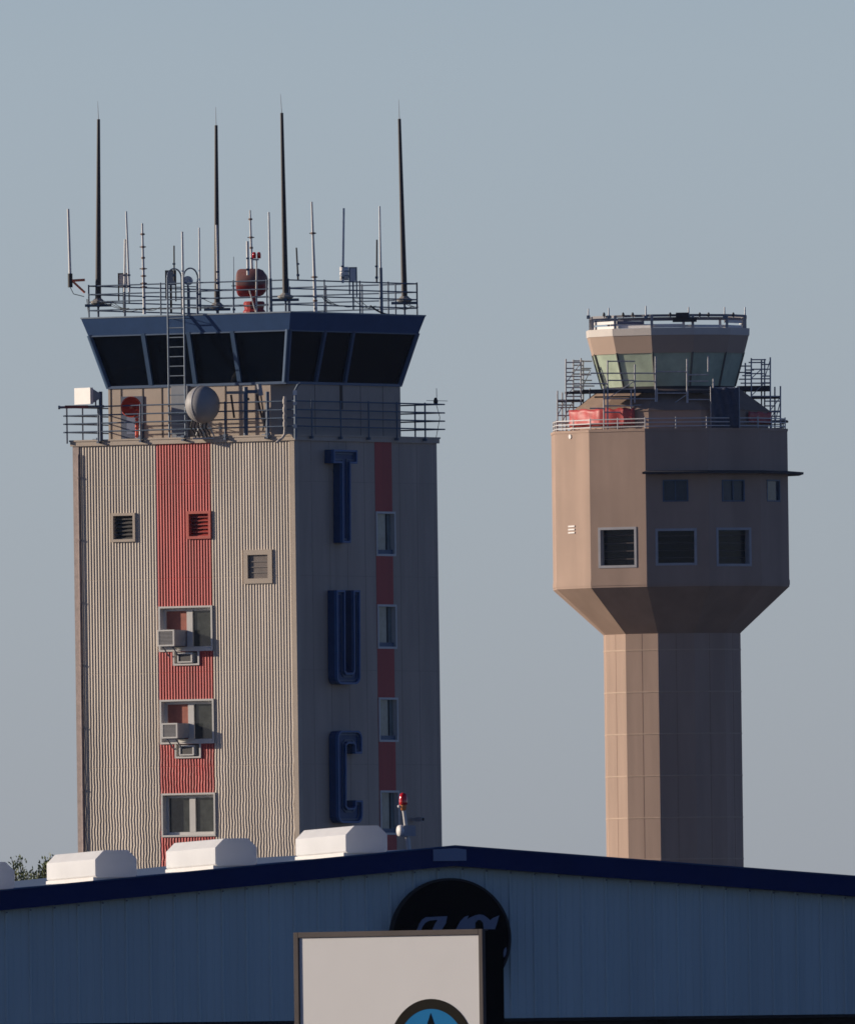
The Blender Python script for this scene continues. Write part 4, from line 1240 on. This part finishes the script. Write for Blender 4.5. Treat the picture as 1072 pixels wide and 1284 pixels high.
glyph([[(215,560),(232,500),(258,445),(272,408),(292,376),(322,357),(400,354),(400,378),(345,384),(316,400),(296,428),(280,470),(264,560)],
       [(400,354),(480,350),(470,402),(440,450),(420,520),(405,600),(345,600),(362,500),(372,447),(388,410),(408,381),(400,378)],
       [(215,560),(264,560),(285,585),(345,560),(340,600),(280,625),(225,610)]])
glyph([[(520,560),(535,480),(550,440),(580,385),(612,354),(640,346),(628,374),(655,358),(690,343),(688,440),(640,452),(600,600),(520,600)],
       [(690,343),(722,337),(750,341),(780,362),(800,381),(826,362),(867,345),(852,400),(838,442),(820,520),(750,520),(752,440),(748,402),(728,378),(706,380),(692,398)]])
glyph([[(918,582),(924,600),(916,640),(904,658),(898,640),(904,600)]])

# ================================================================== FOREGROUND SIGN
DS = 400.0; SS = F/DS; BS = R(35)
SX = Vector((math.cos(BS), -math.sin(BS), 0)); SY = Vector((math.sin(BS), math.cos(BS), 0))
A0 = W(606.3, 1164.8, DS)   # top right front corner
def SP(px, py): 
    p = on_plane(px, py, A0, SY) - A0; return p.dot(SX), p.z
xl = SP(369.5, 1172)[0]
sh_ = 3.9
base = A0 + SX*(xl/2); zt_ = base.z; base.z = 0
sg = empty('pylon_sign', base, -BS, 'white faced cabinet sign with a round blue compass emblem in the foreground', 'sign')
w = -xl/2; dpt = .44
z1 = A0.z; z0 = z1 - sh_
MB().box(-w+.01, w-.01, .02, dpt, z0+.01, z1-.004).build('cabinet', M['black'], sg)
f = MB(); t = .075
f.box(-w, -w+t, -.03, .10, z0, z1).box(w-t*.85, w, -.03, .10, z0, z1).box(-w+t, w-t*.85, -.03, .10, z1-t*.92, z1).box(-w+t, w-t*.85, -.03, .10, z0, z0+t)
fr_ = f.build('frame', M['bronze'], sg)
bv = fr_.modifiers.new('b', 'BEVEL'); bv.width = .006; bv.segments = 2
MB().box(-w+t, w-t*.85, -.005, .015, z0+t, z1-t*.92).build('sign_face', M['signwhite'], sg)
MB().box(w, w+.004, .03, dpt-.02, z0+.05, z1-.02).build('side_panel', M['black'], sg)
cx, cz = SP(540.3, 1252.5); cx += w; cz = cz + A0.z - .655
o_ = arc(cx, cz, .655, 0, 354, 59); i_ = arc(cx, cz, .53, 0, 354, 59)
MB().ringprism(o_, i_, (0,0,0), (1,0,0), (0,0,1), (0,-1,0), .004, .012).build('emblem_ring', M['logoring'], sg)
MB().prism(i_, (0,0,0), (1,0,0), (0,0,1), (0,-1,0), .004, .010).build('emblem_disc', M['logoblue'], sg)
nd_ = MB()
for k in range(4):
    a = R(90*k); u_ = Vector((math.sin(a), math.cos(a))); v_ = Vector((u_.y, -u_.x))
    q = [u_*.50, v_*.10 + u_*.06, -v_*.10 + u_*.06] if k != 0 else [u_*.475, u_*.30+v_*.07, v_*.13, -v_*.13, u_*.30-v_*.07]
    pl_ = [(cx+p.x, cz+p.y) for p in q]
    ar = sum(pl_[i-1][0]*pl_[i][1] - pl_[i][0]*pl_[i-1][1] for i in range(len(pl_)))
    if ar < 0: pl_ = pl_[::-1]
    nd_.prism(pl_, (0,0,0), (1,0,0), (0,0,1), (0,-1,0), .0101, .014+.0006*k)
nd_.build('compass_needle', mat('needle_black', (.004,.008,.012), .9, spec=.05), sg)
for s in (-.6, .6): 
    if z0 > 0.1: MB().box(s*w-.12, s*w+.12, .1, .34, 0, z0+.01).build('leg', M['bronze'], sg)

# ================================================================== TREE
def tree(px, D, py_top, label, rad):
    top = W(px, py_top, D)
    base = Vector((top.x, D, 0)); H_ = top.z
    e = empty('tree', base, 0, label, 'tree')
    tk = MB(); p = Vector((0,0,0)); r = .22
    trunk_pts = [Vector((0,0,0)), Vector((.1,.05,H_*.25)), Vector((-.05,0,H_*.5)), Vector((.05,0,H_*.8))]
    for a, b, r0, r1 in zip(trunk_pts[:-1], trunk_pts[1:], (.25,.2,.15), (.2,.15,.07)): tk.tube(a, b, r0, r1, n=8)
    random.seed(21)
    # many upright twigs, crown with open tufts
    cr = MB()
    def leaf(c, up, l):
        u_ = (Vector((random.gauss(0,.5), random.gauss(0,.5), up)) ).normalized() * l
        v_ = u_.orthogonal().normalized() * l * .22
        v_.rotate(Matrix.Rotation(random.uniform(0, 6.28), 3, u_.normalized()))
        cr.add([c, c+u_*.45-v_, c+u_, c+u_*.45+v_], [(0,1,2,3)])
    for k in range(120):
        a = random.uniform(0, 6.28); rr_ = rad*math.sqrt(random.uniform(0, 1))
        hx = math.cos(a)*rr_; hy = math.sin(a)*rr_
        dip = abs(hx)*.14 + .30*max(0, math.sin(hx*6.5+2.3)) + (.9 if hx < -.58 else 0)
        zt2 = H_ - dip - random.uniform(0, .22)
        p0 = Vector((hx*.55, hy*.55, zt2 - random.uniform(1.0, 1.8))); p1 = Vector((hx, hy, zt2))
        tk.tube(p0, p1, .018, .006, n=4)
        if k % 4 == 0: tk.tube((0,0,H_*.7), p0, .05, .018, n=5)
        for j in range(70):
            f = random.uniform(.05, 1.0)
            leaf(p0.lerp(p1, f) + Vector((random.gauss(0,.045), random.gauss(0,.045), 0)), random.uniform(.2,1.2), random.uniform(.05,.10))
    tk.build('trunk', M['bark'], e)
    cr.build('crown', M['leaf'], e)
tree(50, 640.0, 1070, 'green bushy tree top showing above the hangar roof at far left', 1.5)

hz = MB().box(-160, 160, -20, 1720, -1, 72)
hm_ = bpy.data.materials.new('haze_air'); hm_.use_nodes = True; nh = hm_.node_tree
nh.nodes.remove(nh.nodes['Principled BSDF']); pv = nh.nodes.new('ShaderNodeVolumePrincipled')
pv.inputs['Color'].default_value = (.50, .68, 1, 1); pv.inputs['Density'].default_value = HAZE; pv.inputs['Anisotropy'].default_value = 0.0
nh.links.new(pv.outputs['Volume'], nh.nodes['Material Output'].inputs['Volume'])
if HAZE: hz.build('haze', hm_, kind='stuff')
# ================================================================== camera, light, world
cam = bpy.data.cameras.new('camera'); co = bpy.data.objects.new('camera', cam); COL.objects.link(co)
cam.sensor_fit = 'VERTICAL'; cam.sensor_height = 36.0
cam.lens = F/1284.0*36.0
cam.clip_start = 1.0; cam.clip_end = 60000
mt = Matrix((( RR.x, UU.x, -FW.x, CP.x), (RR.y, UU.y, -FW.y, CP.y), (RR.z, UU.z, -FW.z, CP.z), (0,0,0,1)))
co.matrix_world = mt
SC.camera = co

SIG, EL = 190.5, 14.0
S = Vector((math.cos(R(SIG))*math.cos(R(EL)), -math.sin(R(SIG))*math.cos(R(EL)), math.sin(R(EL))))
sun = bpy.data.lights.new('sun', 'SUN'); so = bpy.data.objects.new('sun', sun); COL.objects.link(so)
sun.energy = 4.6; sun.angle = R(.53); sun.color = (1.0, .86, .70)
so.rotation_euler = S.to_track_quat('Z', 'Y').to_euler()
so.location = (0, 300, 200)
w_ = bpy.data.worlds.new('World'); SC.world = w_; w_.use_nodes = True
nt = w_.node_tree; bg = nt.nodes['Background']
sky = nt.nodes.new('ShaderNodeTexSky'); sky.sky_type = 'NISHITA'; sky.sun_disc = False
sky.sun_elevation = R(EL); sky.sun_rotation = math.atan2(S.x, S.y)
sky.altitude = 700; sky.air_density = 1.0; sky.dust_density = 1.0; sky.ozone_density = 2.0
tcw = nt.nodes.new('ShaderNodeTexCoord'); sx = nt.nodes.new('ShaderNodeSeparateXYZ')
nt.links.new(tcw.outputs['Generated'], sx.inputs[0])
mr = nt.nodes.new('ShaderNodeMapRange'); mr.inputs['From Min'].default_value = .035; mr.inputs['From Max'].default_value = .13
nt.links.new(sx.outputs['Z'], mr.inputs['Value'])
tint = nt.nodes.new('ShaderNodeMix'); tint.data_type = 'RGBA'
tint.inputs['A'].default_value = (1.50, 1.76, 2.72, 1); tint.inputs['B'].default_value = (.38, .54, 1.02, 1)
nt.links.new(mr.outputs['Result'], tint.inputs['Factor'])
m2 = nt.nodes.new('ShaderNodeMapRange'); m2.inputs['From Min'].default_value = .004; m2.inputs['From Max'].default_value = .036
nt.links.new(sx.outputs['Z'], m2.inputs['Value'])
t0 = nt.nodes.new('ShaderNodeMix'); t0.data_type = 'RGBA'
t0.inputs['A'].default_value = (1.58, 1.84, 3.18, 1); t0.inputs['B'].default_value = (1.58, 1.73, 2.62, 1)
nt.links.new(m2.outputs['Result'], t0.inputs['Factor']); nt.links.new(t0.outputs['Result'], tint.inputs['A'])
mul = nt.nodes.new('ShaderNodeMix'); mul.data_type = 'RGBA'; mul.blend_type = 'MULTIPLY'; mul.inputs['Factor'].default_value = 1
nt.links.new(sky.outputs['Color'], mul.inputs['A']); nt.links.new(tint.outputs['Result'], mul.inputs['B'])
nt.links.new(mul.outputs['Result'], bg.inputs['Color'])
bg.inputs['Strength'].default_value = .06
SC.view_settings.view_transform = 'Standard'; SC.view_settings.look = 'None'
SC.view_settings.exposure = 0; SC.view_settings.gamma = 1
SC.render.engine = 'CYCLES'
SC.cycles.max_bounces = 6
SC.cycles.filter_width = 1.6
